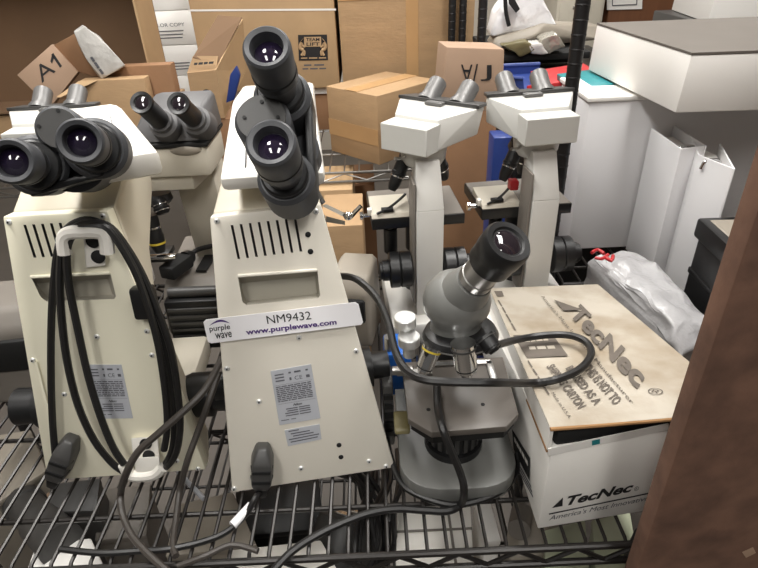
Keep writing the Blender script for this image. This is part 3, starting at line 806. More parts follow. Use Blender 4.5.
# hanging rims of the lid at left, back and right
for (a, b_, da, db) in ((Lf, Lb, .035, .028), (Rf, Rb, .030, .022), (Lb, Rb, .024, .024)):
    e = (b_ - a).normalized(); inn = up.cross(e).normalized()
    cc = (Lf + Rf + Rb + Lb) / 4
    if (cc - a).dot(inn) < 0: inn = -inn
    vs_ = [a, b_, b_ + dn * db, a + dn * da]
    bb.loft([v + dn * .001 for v in vs_], [v + inn * .004 + dn * .001 for v in vs_], 'carton')
    lo_ = [a + dn * da, b_ + dn * db]
    bb.loft([lo_[0] - inn * .0006, lo_[1] - inn * .0006, lo_[1] - inn * .0006 + dn * .0045, lo_[0] - inn * .0006 + dn * .0045],
            [lo_[0] + inn * .0046, lo_[1] + inn * .0046, lo_[1] + inn * .0046 + dn * .0045, lo_[0] + inn * .0046 + dn * .0045], 'edge')
bb.tube([Lf + dn * .002, (Lf + Rf) / 2 + dn * .003, Rf + dn * .002], .0024, 'edge', sub=2)
ln = (Rf - Lf).cross(Lb - Lf).normalized(); ln = ln if ln.z > 0 else -ln
def lp(px, py, o=.0009): return isect(px, py, Lf, ln, o)
def lt(s, ll, lr, tl, m='inkc', bold=0, shear=0):
    a = lp(*ll); bb.text(s, a, lp(*lr) - a, lp(*tl) - a, m, bold, shear)
def ld(n, ll, lr, tl, m='inkc'):
    a = lp(*ll, .0014); bb.dash(n, a, lp(*lr, .0014) - a, lp(*tl, .0014) - a, m, n)
# big brand lettering runs down the right side
lt('TecNec', (571, 317), (640, 393), (580, 303), bold=.04, shear=.25)
bb.poly([lp(554, 299.5), lp(583, 309.8), lp(563.5, 310.5)], 'inkc')
lt('®', (646, 393), (661, 395.5), (650, 387))
lt("America's Most Innovative Manufacturer", (541, 296.5), (632, 405), (543, 294.5), shear=.2)
lt('THIS IS NOT TO', (582.5, 368), (614, 405.5), (590.5, 363), bold=.03)
lt('BE USED AS A', (565, 368.5), (594.5, 405.5), (572.5, 365), bold=.03)
lt('SHIPPING CARTON', (546, 366.5), (578, 409), (554, 363.5), bold=.03)
bb.poly([lp(513, 335), lp(553, 335), lp(568, 355.5), lp(527, 358)], 'inkc')
ld(4, (525, 343), (549, 341.5), (523.5, 338), 'dirty'); ld(3, (530, 350.5), (556, 349.5), (528, 345.5), 'dirty')
ld(4, (527, 361), (548, 395), (529, 360))
lt('Made in U.S.A.', (551, 393), (569, 419), (554, 392))
bb.poly([lp(494, 291), lp(502, 291), lp(504, 296), lp(497, 296.5)], 'inkc')
ld(4, (497, 300), (514, 330), (499.5, 300))
lid = bb.part('lid', t, 'stained brown card lid sagging towards the back')

# ------------------------------------------------------------------ beige microscope behind, eyepieces toward us
t = thing('microscope', 'beige microscope with two black eyepieces, between the two cream ones', 'microscope', (-.34, .58, 0))
bb = B(); bb.hull([(-.425, .49, 0), (-.24, .49, 0), (-.425, .70, 0), (-.24, .70, 0), (-.42, .495, .085), (-.245, .495, .085), (-.42, .53, .112), (-.245, .53, .112), (-.42, .69, .125), (-.245, .69, .125)], 'grey', bev=.006); bs = bb.part('base', t)
bb = B(); q = [at(196, 271, z=.118), at(208, 250, z=.121), at(214, 250, z=.121), at(212, 262, z=.119), at(206, 271, z=.118)]
bb.prism([p + V((0, 0, -.002)) for p in q], (0, 0, .004), 'matt'); bb.part('slot', bs, 'black slot')
bb = B(); 
for k in range(4): bb.box((-.30 + .0, .560 + .012 * k, .1205 + .0008 * k), (.005, .004, .002), 'beige')
bb.part('markings', bs)
bb = B(); bb.loft([(-.372, .60, .11), (-.298, .60, .11), (-.298, .66, .11), (-.372, .66, .11)], [(-.372, .575, .30), (-.298, .575, .30), (-.298, .66, .31), (-.372, .66, .31)], 'beige', bev=.004)
bb.loft([(-.412, .515, .297), (-.318, .515, .297), (-.298, .64, .297), (-.395, .64, .297)], [(-.412, .515, .324), (-.318, .515, .324), (-.298, .64, .326), (-.395, .64, .326)], 'beige', bev=.003)
arm = bb.part('arm', t)
bb = B(); bb.box((-.345, .565, .350), (.128, .12, .052), 'beige', bev=.006); hb = bb.part('head_base', t)
bb = B(); bb.ball(at(186, 150, y=.507), .028, 'warmgrey', (1, .25, .35)); bb.part('oval_badge', hb, 'pale oval plate')
bb = B(); bb.box((-.345, .565, .380), (.135, .125, .007), 'matt', bev=.001); bb.part('dovetail', t)
bb = B(); bb.hull([(-.41, .51, .384), (-.275, .51, .384), (-.41, .62, .384), (-.275, .62, .384), (-.385, .535, .428), (-.285, .535, .435), (-.385, .62, .445), (-.28, .62, .445)], 'bgrey', bev=.006); bo = bb.part('binocular_body', t)
for (f_, r_) in (((141, 102), (168, 128)), ((178, 103), (200, 124))):
    a, c = at(*f_, y=.44), at(*r_, y=.525); d = (a - c).normalized(); L = (a - c).length
    bb = B(); bb.lathe(c - d * .01, d, [(0, .027), (L * .30, .024), (L * .33, .019), (L * .42, .019)], 'bgrey', 28)
    bb.lathe(c, d, [(L * .36, .0158), (L * .93, .0158), (L * .95, .0172), (L, .0168), (L * .99, .012), (L * .97, .0105), (L * .97, 0)], 'black', 28); e = bb.part('eyepiece', t)
    bb = B(); bb.lathe(c + d * (L * .972), d, [(0, .0102), (.002, .005), (.0022, 0)], 'lensd', 20); bb.part('lens', e)
bb = B(); bb.lathe((-.405, .545, .285), (-.1, -.1, -1), [(0, .030), (.012, .034), (.02, .028)], 'black', 28); bb.part('nosepiece', t)
for (a, c, rm) in (((150, 215), (160, 252), 'yellow'), ((140, 208), (146, 228), 'red'), ((158, 200), (164, 214), 'chrome')):
    a, c = at(*a, y=.515), at(*c, y=.505); d = c - a; L = d.length
    bb = B(); bb.lathe(a, d, [(0, .013), (L * .5, .013), (L * .55, .0145), (L * .8, .0135), (L, .009)], 'black', 20)
    bb.lathe(a + d * .72, d, [(0, .0148), (L * .05, .0147)], rm, 20); bb.lathe(a + d * .3, d, [(0, .0134), (L * .05, .0134)], 'chrome', 20); bb.part('objective', t)
bb = B(); bb.box((-.415, .53, .165), (.04, .05, .012), 'black', bev=.002); bb.box((-.40, .50, .174), (.05, .012, .006), 'chrome', bev=.001); bb.part('stage', t)

# plug and cord lying on that base
t = thing('power_cord', 'black plug and cord lying on the beige microscope base', 'cord', at(180, 268, z=.12))
a, c = at(166, 274, z=.140), at(186, 259, z=.140); d = (c - a).normalized()
bb = B(); bb.hull([a + V((0, 0, z)) + d.cross(V((0, 0, 1))) * s_ for z in (-.013, .013) for s_ in (-.016, .016)] + [c + V((0, 0, z)) + d.cross(V((0, 0, 1))) * s_ for z in (-.013, .013) for s_ in (-.018, .018)], 'matt', bev=.004)
bb.lathe(c, d, [(0, .016), (.012, .014), (.02, .008)], 'black', 16); pg = bb.part('plug', t)
bb = B(); bb.tube([c + d * .01, at(197, 250, z=.145), at(212, 246, z=.15), at(228, 244, z=.15)], .0048, 'cable'); bb.part('cord', t)

# low grey housings standing among the microscopes
def housing(label, x0, x1, y0, y1, h, rz=0, slot=True, hm='warmgrey'):
    c = V(((x0 + x1) / 2, (y0 + y1) / 2, 0)); t = thing('lamp_housing', label, 'housing', c)
    T = RT(c, rz); w_, d_ = (x1 - x0) / 2, (y1 - y0) / 2
    bb = B(T); bb.hull([(sx * w_, sy * d_, 0) for sx in (-1, 1) for sy in (-1, 1)] + [(sx * w_ * .95, -d_ * .9, h * .8) for sx in (-1, 1)] + [(sx * w_ * .9, -d_ * .5, h * .97) for sx in (-1, 1)] + [(sx * w_ * .9, d_ * .9, h) for sx in (-1, 1)], hm, bev=.012, seg=4); hs = bb.part('shell', t)
    if slot:
        bb = B(T); bb.box((w_ * .3, -d_ * .93, h * .55), (w_ * .9, .014, h * .34), 'matt', bev=.006); bb.part('slot', t, 'black recess')
    bb = B(T)
    for k in range(5): bb.box((-w_ * .62 + k * w_ * .1, -d_ * .985, h * .45), (.003, .006, h * .4), 'matt')
    bb.part('vents', t)
    return t
housing('grey rounded housing with a dark recess, between tagged and white microscopes', -.085, -.006, .425, .540, .148, -.2)
housing('grey rounded housing with a dark recess at the left edge of the picture', -.72, -.56, .31, .44, .18, .1, True, 'grey')
t = thing('lamp_housing', 'black ribbed lamp box behind the tagged microscope, left of it', 'housing', (-.342, .462, 0))
bb = B(); bb.box((-.342, .462, .055), (.112, .042, .11), 'black', bev=.005)
for k in range(6): bb.box((-.342, .440, .018 + k * .015), (.10, .006, .006), 'dgrey', bev=.001)
bb.part('ribbed_case', t)
bb = B(); bb.cyl((-.39, .462, .118), (-.30, .462, .118), .010, 'dgrey'); bb.part('tube', t)
bb = B(); bb.box((.025, .315, .045), (.045, .06, .09), 'blueb', bev=.006); bb.cyl((.012, .30, .09), (.012, .30, .115), .008, 'steel'); bb.solo('plastic_bottle', 'bright blue plastic bottle peeping out left of the grey microscope', 'bottle')
bb = B(); bb.box((.006, .2, .06), (.015, .05, .12), 'dgrey', bev=.004)
for k in range(5): bb.box((.006, .173, .03 + k * .018), (.013, .004, .008), 'black')
bb.solo('lamp_housing', 'narrow dark louvred box between tagged and grey microscopes', 'housing')
# ------------------------------------------------------------------ cardboard boxes on the shelf behind
def carton(label, c, size, m='card', rz=0, tape=True, flaps=False, name='cardboard_box', group=None, R=None):
    c = V(c); t = thing(name, label, 'box', c, group)
    T = X.Translation(c) @ (R if R else X.Rotation(rz, 4, 'Z')); w_, d_, h_ = size
    bb = B(T); bb.box((0, 0, h_ / 2), size, m, bev=.003); bd = bb.part('box_body', t)
    if tape:
        bb = B(T); bb.box((0, 0, h_ + .0003), (.05, d_ + .001, .0012), 'tape'); bb.box((0, -d_ / 2 - .0003, h_ * .86), (.05, .0012, h_ * .28), 'tape'); bb.part('tape', t)
    return t, T

# box with a corner towards us on the rear shelf
pc = at(380, 178, y=1.43); c0 = V((pc.x, 1.43, 0)); hgt = at(380, 96, y=1.43).z
lc, rc = at(326, 86, z=hgt), at(438, 79, z=hgt); lc = V((lc.x, lc.y, 0)); rc = V((rc.x, rc.y, 0))
dl, dr = lc - c0, rc - c0; dr = dr.normalized() * .30; dl = V((-dr.y, dr.x, 0)).normalized() * dl.length
t = thing('cardboard_box', 'tan cardboard box with a sealed top, corner towards us, on the rear shelf', 'box', c0 + (dl + dr) / 2)
bb = B(); bb.prism([c0, c0 + dr, c0 + dr + dl, c0 + dl], (0, 0, hgt), 'card', bev=.003); bb.part('box_body', t)
bb = B(); m0, m1 = c0 + dl * .5, c0 + dl * .5 + dr; s_ = dl.normalized() * .03; u = V((0, 0, 1))
bb.prism([m0 - s_ + u * (hgt + .0005), m0 + s_ + u * (hgt + .0005), m1 + s_ + u * (hgt + .0005), m1 - s_ + u * (hgt + .0005)], u * .001, 'tape')
no = -dr.normalized() * .0006; lo1 = dl.normalized()
bb.prism([c0 + no + u * hgt * .28, c0 + dl + no + u * hgt * .28, c0 + dl + no + u * hgt * .52, c0 + no + u * hgt * .52], no, 'tape')
bb.part('tape', t)

# large carton with the two-person lifting mark
YL = 1.86
a, c = at(188, 0, y=YL), at(336, 0, y=YL); zb = at(320, 88, y=YL).z; zt_ = .66
t = thing('cardboard_box', 'large tan carton printed with a black two-person lifting mark', 'box', ((a.x + c.x) / 2, YL + .2, zb))
xa, xb = a.x * 1.0, at(337, 45, y=YL).x
bb = B(); bb.box(((xa + xb) / 2, YL + .2, (zb + zt_) / 2), (xb - xa, .4, zt_ - zb), 'card2', bev=.004); bb.part('box_body', t)
FP = lambda px, py, o=.001: at(px, py, y=YL - o)
bb = B(); q = [FP(188, 9.5, .0015), FP(336, 8.5, .0015), FP(336, 10.5, .0015), FP(188, 11.5, .0015)]; bb.poly(q, 'paper'); bb.part('seam_tape', t, 'pale strip across the carton front')
bb = B(); bb.prism([FP(298, 35), FP(327, 34.5), FP(328, 60), FP(299, 60.5)], (0, -.001, 0), 'inkd'); o2 = .0028
FQ = lambda px, py: FP(px, py, o2)
bb.poly([FQ(304, 37), FQ(321, 36.7), FQ(321.3, 46.5), FQ(304.2, 46.8)], 'card2')
o3 = .0036; F3 = lambda px, py: FP(px, py, o3)
q = [F3(306, 41.3), F3(319.5, 41.1), F3(306, 38)]; bb.text('TEAM', q[0], q[1] - q[0], q[2] - q[0], 'inkd', bold=.02)
q = [F3(306.5, 45.9), F3(319.5, 45.7), F3(306.5, 42.5)]; bb.text('LIFT', q[0], q[1] - q[0], q[2] - q[0], 'inkd', bold=.02)
for mir in (False, True):
    def mx(x): return 312.8 * 2 - x if mir else x
    for pts, r in (([(301.6, 40.2), (301.7, 40.3)], .010), ([(302, 42.5), (300.5, 45), (300.6, 48.5), (303.5, 50)], .0065), ([(303.5, 50), (303, 53), (301.5, 55.5)], .005), ([(301.5, 43), (303.5, 46.5), (305, 46.5)], .004), ([(300.6, 48.5), (304.5, 51.5), (304, 55.5)], .004)):
        bb.tube([FP(mx(x), y, .002) for x, y in pts], r, 'card2', seg=8, sub=3)
q = [FQ(301, 59.2), FQ(326, 58.8), FQ(301, 57.2)]; bb.dash(3, q[0], q[1] - q[0], q[2] - q[0], 'card2')
q = [FP(304, 66.5), FP(324, 66), FP(304, 64)]; bb.dash(2, q[0], q[1] - q[0], q[2] - q[0], 'ink')
q = [FP(302.5, 70), FP(326, 69.5), FP(302.5, 67.8)]; bb.dash(3, q[0], q[1] - q[0], q[2] - q[0], 'ink')
bb.part('lifting_mark', t, 'black lifting mark with two figures and small print')
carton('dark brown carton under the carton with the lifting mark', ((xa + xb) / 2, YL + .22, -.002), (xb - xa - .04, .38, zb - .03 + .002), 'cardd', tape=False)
bb = B(); bb.box(((xa + xb) / 2, YL + .21, zb - .0145), (xb - xa - .02, .38, .026), 'paper', bev=.003); bb.solo('foam_board', 'white board sandwiched under the carton with the lifting mark', 'board')
# tall carton at its right
a, c = at(337, 10, y=1.84), at(474, 10, y=1.84)
t, T = carton('tall tan carton with crossed tape, right of the lifting-mark carton', ((a.x + c.x) / 2 + .004, 2.03, -.002), (c.x - a.x, .36, .72), 'card', tape=False)
bb = B(T); w_ = (c.x - a.x)
bb.box((.02, -.181, .45), (.045, .002, .50), 'tape'); bb.box((0, -.1815, .50), (w_, .002, .05), 'tape'); bb.part('tape', t)
bb = B(T); bb.box((w_ * .30, -.1822, .60), (w_ * .36, .0012, .04), 'cardd'); bb.part('stain', t)
# white cartons in a stack
for k, (z0, h_) in enumerate(((-.002, .15), (.15, .13), (.282, .14), (.424, .22))):
    c0 = at(172, 40, y=2.35)
    t, T = carton(['lowest white carton of the stack behind the open boxes', 'second white carton from below, stacked behind the open boxes', 'printed white carton, third of the stack behind the open boxes', 'topmost white carton of the stack, cut by the top edge'][k], (c0.x, 2.5, z0), (.30, .30, h_), 'carton_lit', tape=False, group='white cartons in a stack')
    bb = B(T)
    if k == 2: bb.text('COLOR COPY', (-.09, -.1512, h_ * .55), (.16, 0, 0), (0, 0, h_ * .10), 'ink')
    for j in range(3): bb.box((-.02 + .01 * j, -.1508, h_ * (.42 - .1 * j)), (.16 - .03 * j, .001, .004), 'ink')
    bb.part('print', t)
# big open box lying on its side, mouth towards us
x0, x1 = at(-40, 40, y=1.62).x, at(134, 0, y=1.50).x; z0 = .21; z1 = .68; yb = 1.66; yf = 1.50
t = thing('open_box', 'big open cardboard box on its side, dark inside, at the upper left', 'box', ((x0 + x1) / 2, 1.8, z0))
bb = B()
bb.box(((x0 + x1) / 2, yb, (z0 + z1) / 2), (x1 - x0, .006, z1 - z0), 'card_shaded')
bb.box(((x0 + x1) / 2, (yf + yb) / 2, z0 + .003), (x1 - x0, yb - yf, .006), 'card_shaded')
bb.box(((x0 + x1) / 2, (yf + yb) / 2, z1 - .003), (x1 - x0, yb - yf, .006), 'card')
bb.box((x0 + .003, (yf + yb) / 2, (z0 + z1) / 2), (.006, yb - yf, z1 - z0), 'card')
bb.box((x1 - .003, (yf + yb) / 2, (z0 + z1) / 2), (.006, yb - yf, z1 - z0), 'card2')
bb.part('box_body', t)
carton('wide brown carton carrying the big open box on the rear shelf', ((x0 + x1) / 2, 1.66, -.002), (x1 - x0, .30, .205), 'card', tape=False)
# the tilted A1 box
pA = [at(17, 75, y=1.40), at(52, 44, y=1.44), at(78, 72, y=1.44), at(50, 108, y=1.40)]
t = thing('cardboard_box', 'tilted box marked A1 in front of the big open box', 'box', (pA[0] + pA[2]) / 2)
nA = (pA[1] - pA[0]).cross(pA[3] - pA[0]).normalized(); nA = nA if nA.y < 0 else -nA
bb = B(); bb.prism(pA, -nA * .045, 'cardp', bev=.002); bb.part('box_body', t)
q = [isect(42, 83, pA[0], nA, .0012), isect(62, 66, pA[0], nA, .0012), isect(33, 70, pA[0], nA, .0012)]
bb = B(); bb.text('A1', q[0], q[1] - q[0], q[2] - q[0], 'inkd'); a1 = q[1] + (q[2] - q[0]); e_ = (q[1] - q[0]).normalized(); v_ = (q[2] - q[0]).normalized(); bb.poly([a1 - e_ * .004, a1 - e_ * .022 - v_ * .012, a1 - e_ * .022 - v_ * .020, a1 - e_ * .004 - v_ * .010], 'inkd'); bb.part('marking', t, 'black letters A1')
# clear wrapped packet
bb = B(); bb.hull([at(*k, y=y_) for k in ((74, 32), (84, 25), (100, 38), (125, 66), (102, 80), (86, 58)) for y_ in (1.40, 1.45)], 'film', bev=.004); bb.crumple(.006, 28, 3)
t = thing('wrapped_packet', 'packet wrapped in crumpled clear film, right of the box marked A1', 'packet', at(100, 80, y=1.43))
bb.part('film', t)
bb = B(); bb.hull([at(*k, y=y_) for k in ((54, 45), (76, 33), (88, 60), (100, 78), (78, 72)) for y_ in (1.452, 1.47)], 'cardd', bev=.002); bb.part('backing', t, 'brown backing card')
bb = B(); q = [at(89, 58, y=1.394), at(101, 75, y=1.394), at(93, 56, y=1.394)]; bb.dash(3, q[0], q[1] - q[0], q[2] - q[0], 'ink'); bb.part('print', t)
# flat boxes in front of it
def pixbox(label, px, y, depth, m, z_bottom=None, name='cardboard_box', bev=.003):
    q = [at(*k, y=y) for k in px]
    t = thing(name, label, 'box', (q[0] + q[2]) / 2)
    bb = B(); bb.prism(q, (0, depth, 0), m, bev=bev); bb.part('box_body', t); return t, q
x_l, x_r = at(84, 100, y=1.38).x, at(149, 100, y=1.38).x; zt2 = at(115, 79.5, y=1.38).z
t, T = carton('long low tan carton in front, just behind the cord-wrapped microscope', ((x_l + x_r) / 2, 1.405, .0), (x_r - x_l, .05, zt2), 'card', tape=False)
bb = B(T); bb.hull([(-(x_r - x_l) / 2, -.025, zt2), (-(x_r - x_l) / 2 + .06, -.025, zt2), (-(x_r - x_l) / 2 - .06, -.065, zt2 - .035), (-(x_r - x_l) / 2 - .05, -.065, zt2 - .037), (-(x_r - x_l) / 2, -.022, zt2), (-(x_r - x_l) / 2 + .06, -.022, zt2)], 'card2'); bb.part('flap', t)
x_l, x_r = at(102, 66, y=1.435).x, at(170, 66, y=1.435).x; zt3 = at(135, 66, y=1.435).z
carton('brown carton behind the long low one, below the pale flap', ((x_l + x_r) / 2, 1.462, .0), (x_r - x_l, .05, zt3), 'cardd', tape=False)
# small open box
a, c = at(189, 73, y=1.45), at(216, 70, y=1.45); zlo, zhi = .0, at(200, 72, y=1.45).z
wv = c - a; wv.z = 0; wd_ = wv.length; ang = math.atan2(wv.y, wv.x)
t = thing('open_box', 'small open carton with a raised flap, left of the stacked eyepieces', 'box', ((a.x + c.x) / 2, 1.52, 0))
def skew(pts, m, th=.005):
    q = [at(px, py, y=y_) for px, py, y_ in pts]; n_ = (q[1] - q[0]).cross(q[3] - q[0]).normalized()
    return B().prism(q, n_ * th, m)
bb = skew([(187, 73, 1.45), (216, 70, 1.45), (225, 118, 1.45), (195, 118, 1.45)], 'card'); bx = bb.part('front_wall', t)
bb = B(); q = [at(197, 97, y=1.449), at(214, 96, y=1.449), at(196.5, 92, y=1.449)]; 
bb.lathe(at(207, 95, y=1.447), (0, -1, 0), [(0, .018), (.001, .018)], 'inkd', 16); bb.part('printed_mark', bx)
bb = skew([(216, 70, 1.45), (243, 19, 1.62), (246, 70, 1.62), (225, 118, 1.45)], 'card2'); bb.part('side_wall', t)  # paler card tone paints this wall as the lit side
bb = skew([(193, 57, 1.47), (218, 15, 1.60), (242, 17.5, 1.60), (217, 66, 1.47)], 'card_shaded'); bb.part('flap', t, 'dark inside of the raised flap')
bb = skew([(187, 73, 1.455), (193, 56, 1.475), (218, 56, 1.475), (216, 70, 1.455)], 'card'); fl = bb.part('flap', t)
bb = B(); q = [at(193.5, 66, y=1.448), at(213, 64.5, y=1.448), at(194.5, 62, y=1.452)]; bb.dash(4, q[0], q[1] - q[0], q[2] - q[0], 'inkd'); bb.part('print', fl)
u0, u1 = at(193, 119, y=1.46), at(226, 119, y=1.46)
carton('plain carton standing under the small open carton, mostly hidden', ((u0.x + u1.x) / 2 + .015, 1.54, -.002), (u1.x - u0.x + .03, .17, u0.z + .0), 'cardd', tape=False)
q = [at(230, 75, y=1.42), at(236, 66, y=1.42), at(240, 76, y=1.42), at(234, 100, y=1.42), at(226, 103, y=1.42)]
bb = B(); bb.prism(q, (0, .02, 0), 'blue', bev=.002); bb.solo('plastic_folder', 'blue folder sliver between the small open carton and the stacked eyepieces', 'folder')
# boxes on the lower rear shelf / floor, seen between the microscopes
for k, (pxs, m, lab, dz) in enumerate((((318, 192, 349, 226), 'card2', 'pale tan carton under the chrome shelf, behind the slide clip', .30), ((346, 150, 372, 240), 'cardd', 'upright dark brown carton under the chrome shelf', .45), ((326, 228, 358, 262), 'card', 'small tan carton lying lower, right of the tagged microscope', .12))):
    yk = 1.34 if k == 0 else 1.04
    a, c = at(pxs[0], pxs[1], y=yk), at(pxs[2], pxs[3], y=yk)
    if k == 1: a, c = at(pxs[0], 187, y=1.62), at(pxs[2], pxs[3], y=1.62)
    y_ = yk if k != 1 else 1.62
    zl = c.z
    carton(lab, ((a.x + c.x) / 2, y_ + .13, FLOOR if k != 0 else FLOOR), (abs(c.x - a.x) + .04, .24, a.z - FLOOR), m, tape=False)
# stack in the aisle: brown carton with the J/A box on top
a, c = at(441, 108, y=.98), at(502, 108, y=.98); zj = at(470, 112, y=.98).z
t, T = carton('tall brown carton standing in the aisle between the twin white microscopes', ((a.x + c.x) / 2 - .005, 1.09, FLOOR), ((c.x - a.x) * .96, .20, zj - FLOOR), 'cardd', tape=False)  # brown tone stands in for cardboard lying in shade
pj = [at(447, 47, y=.99), at(504.5, 49, y=.99), at(502, 112, y=.99), at(441, 112, y=.99)]
ql = [at(438, 41, y=1.07), at(433, 108, y=1.07)]
t = thing('cardboard_box', 'pinkish cardboard box with black upside-down lettering, behind the white microscopes', 'box', (pj[3] + pj[2]) / 2)
pk = [at(438, 41, y=1.14), at(492, 42.5, y=1.14), at(491, 100, y=1.14), at(433, 100, y=1.14)]
for k in (2, 3): pk[k].z = pj[k].z
bb = B(); bb.loft(pj, pk, 'cardp', bev=.003); bb.part('box_body', t)
bb = B(); J = lambda px, py: at(px, py, y=.9885)
q = [J(472.5, 64.5), J(461, 64.5), J(472.5, 82)]; bb.text('A', q[0], q[1] - q[0], q[2] - q[0], 'inkd', bold=-.0)
bb.prism([J(476.5, 64), J(478, 64), J(472.5, 90), J(471, 90)], (0, -.0006, 0), 'inkd')
q = [J(480.5, 81), J(491.5, 81), J(480.5, 65)]; bb.text('J', q[0], q[1] - q[0], q[2] - q[0], 'inkd'); bb.part('lettering', t, 'black letters')

# ------------------------------------------------------------------ right hand side: bins, bag, binders
# dark cabinet carrying the plastic bins
zs = .30
t = thing('cabinet', 'black cabinet under the coloured folders, behind the right twin microscope', 'cabinet', (.59, 1.40, FLOOR))
bb = B(); bb.box((.59, 1.40, (FLOOR + zs) / 2), (.43, .74, zs - FLOOR), 'black', bev=.006); bb.part('case', t)
bb = B()
for k in range(3): bb.box((.59, 1.026, zs - .12 - k * .2), (.40, .008, .17), 'matt', bev=.003)
bb.part('drawer', t)
a, c = at(494, 68, y=1.06), at(566, 72, y=1.06); ztb = at(520, 74, y=1.06).z; zbk = at(520, 65, y=1.30).z
t = thing('plastic_bin', 'blue plastic bin behind the right twin microscope', 'bin', ((a.x + c.x) / 2 - .03, 1.15, zs))
bb = B(); w_ = c.x - a.x; cx_ = (a.x + c.x) / 2
bb.hull([(cx_ - w_ * .5, 1.05, zs), (cx_ - w_ * .05, 1.05, zs), (cx_ - w_ * .62, 1.05, ztb), (cx_ - w_ * .10, 1.05, ztb - .01), (cx_ - w_ * .5, 1.056, zs), (cx_ - w_ * .62, 1.056, ztb), (cx_ - w_ * .10, 1.056, ztb - .01), (cx_ - w_ * .05, 1.056, zs)], 'blue')
bb.box((cx_, 1.30, (zs + zbk) / 2), (w_, .006, zbk - zs), 'blue'); bb.box((cx_ - w_ * .55, 1.18, (zs + ztb) / 2), (.006, .25, ztb - zs), 'blue'); bb.box((cx_, 1.18, zs + .004), (w_, .25, .006), 'blue'); bb.part('bin_shell', t)
bb = B(); bb.tube([(cx_ - w_ * .62, 1.052, ztb), (cx_ - w_ * .1, 1.052, ztb - .01)], .005, 'blue', sub=1); bb.part('rim', t)
bb = B(); bb.tube([(cx_ - w_ * .5, 1.30, zbk), (cx_ + w_ * .5, 1.30, zbk)], .006, 'blue', sub=1); bb.part('rim', t)
def slab(label, name, cat, px, y, dep, m, th_=None):
    q = [at(*k, y=y) for k in px]; bb = B(); bb.prism(q, (0, dep, .0), m, bev=.002); return bb.solo(name, label, cat)
slab('red folder lying in front of the blue bin', 'folder', 'folder', ((546, 84), (604, 75), (612, 82), (548, 95)), 1.03, .16, 'red')
slab('teal folder edge under the red one, left of the big white box', 'folder', 'folder', ((577, 88), (612, 83.5), (630, 90), (577, 95.5)), .90, .16, 'teal')
slab('small red tray beside the blue bin, behind an eyepiece', 'tray', 'tray', ((527, 86), (548, 80), (548, 96), (527, 97)), 1.045, .003, 'red')
q = [at(*k, y=.82) for k in ((494, 138), (514, 138))]; bb = B(); bb.box(((q[0].x + q[1].x) / 2, .85, (FLOOR + q[0].z) / 2), (q[1].x - q[0].x, .06, q[0].z - FLOOR), 'blue', bev=.003); bb.solo('storage_crate', 'tall blue crate standing in the aisle behind the right twin, left of its arm', 'crate')
# black tray with packages and bag
zk = at(520, 62, y=1.30).z
t = thing('tray', 'black tray under the crumpled packages at the top', 'tray', (.56, 1.44, zk - .2))
bb = B(); x0_, x1_ = at(500, 60, y=1.28).x, at(600, 60, y=1.28).x
bb.box(((x0_ + x1_) / 2, 1.47, (zs + zk) / 2), (x1_ - x0_, .02, zk - zs - .004), 'matt'); bb.box(((x0_ + x1_) / 2, 1.56, zk), (x1_ - x0_, .40, .02), 'matt', bev=.004); bb.part('tray_body', t)
bb = B(); q = [at(497, 38, y=1.42), at(545, 24, y=1.42), at(536, 35, y=1.40), at(500, 50, y=1.40), at(492, 46, y=1.42), at(600, 26, y=1.55), at(598, 40, y=1.50)]; bb.hull(q + [p + V((0, .1, .0)) for p in q], 'warmgrey', bev=.006); bb.solo('flat_case', 'flat dark grey case under the white bag', 'case')
bb = B(); q = [at(*k, y=1.44) for k in ((492, 36), (497, 14), (512, -4), (540, -8), (552, 8), (560, 25), (540, 26), (520, 30))]; bb.hull(q + [p + V((0, .12, 0)) for p in q], 'bag', bev=.01, seg=3); bb.crumple(.014, 16, 3)
t = thing('plastic_bag', 'white plastic bag with a black strap at the top of the picture', 'bag', at(522, 34, y=1.5)); bb.part('bag_body', t)
bb = B(); bb.tube([at(505, -4, y=1.42), at(506, 12, y=1.42), at(509, 26, y=1.42)], .006, 'matt'); bb.hull([at(*k, y=y_) for k in ((508, -2), (514, -2), (520, 9), (516, 13), (509, 4)) for y_ in (1.41, 1.425)], 'matt'); bb.part('strap', t, 'black strap')
for k, (pts, m, lab) in enumerate((((503, 46, 530, 42, 538, 50, 520, 56), 'olive', 'olive paper packet under the grey case'), ((540, 40, 556, 33, 566, 46, 548, 55), 'foil', 'crumpled silver packet right of the olive one'), ((528, 44, 544, 42, 548, 54, 532, 55), 'film', 'clear crumpled packet between the olive and silver ones'))):
    q = [at(pts[2 * j], pts[2 * j + 1], y=1.34) for j in range(4)]
    bb = B(); bb.hull(q + [p + V((0, .06, 0)) for p in q], m, bev=.004); bb.crumple(.008, 30, 3); bb.solo('packet', lab, 'packet')
# big white box with grey top
zb_ = .362
Bl, Bm = at(588, 70, z=zb_), at(675, 113, z=zb_); 
Tl, Tm = at(597, 23, x=Bl.x, y=None) if False else at(597, 23, y=Bl.y), at(692, 53, y=Bm.y)
hb_ = ((Tl.z - zb_) + (Tm.z - zb_)) / 2
ex = V((.30, -.015, 0))
plan = [Bl, Bm, Bm + ex, Bl + ex + V((.05, 0, 0))]
t = thing('white_box', 'big white box with a grey top, upper right on the binders', 'box', Bm)
bb = B(); lift = [Tl, Tm, Tm + ex * 1.2, Tl + ex * 1.3]
bb.loft(plan, [p - V((0, 0, .004)) for p in lift], 'paper', bev=.003); bb.part('box_body', t)
bb = B(); bb.loft([p - V((0, 0, .0035)) for p in lift], [p + V((0, 0, .0005)) for p in lift], 'gcard'); bb.part('top_panel', t, 'dark grey top')
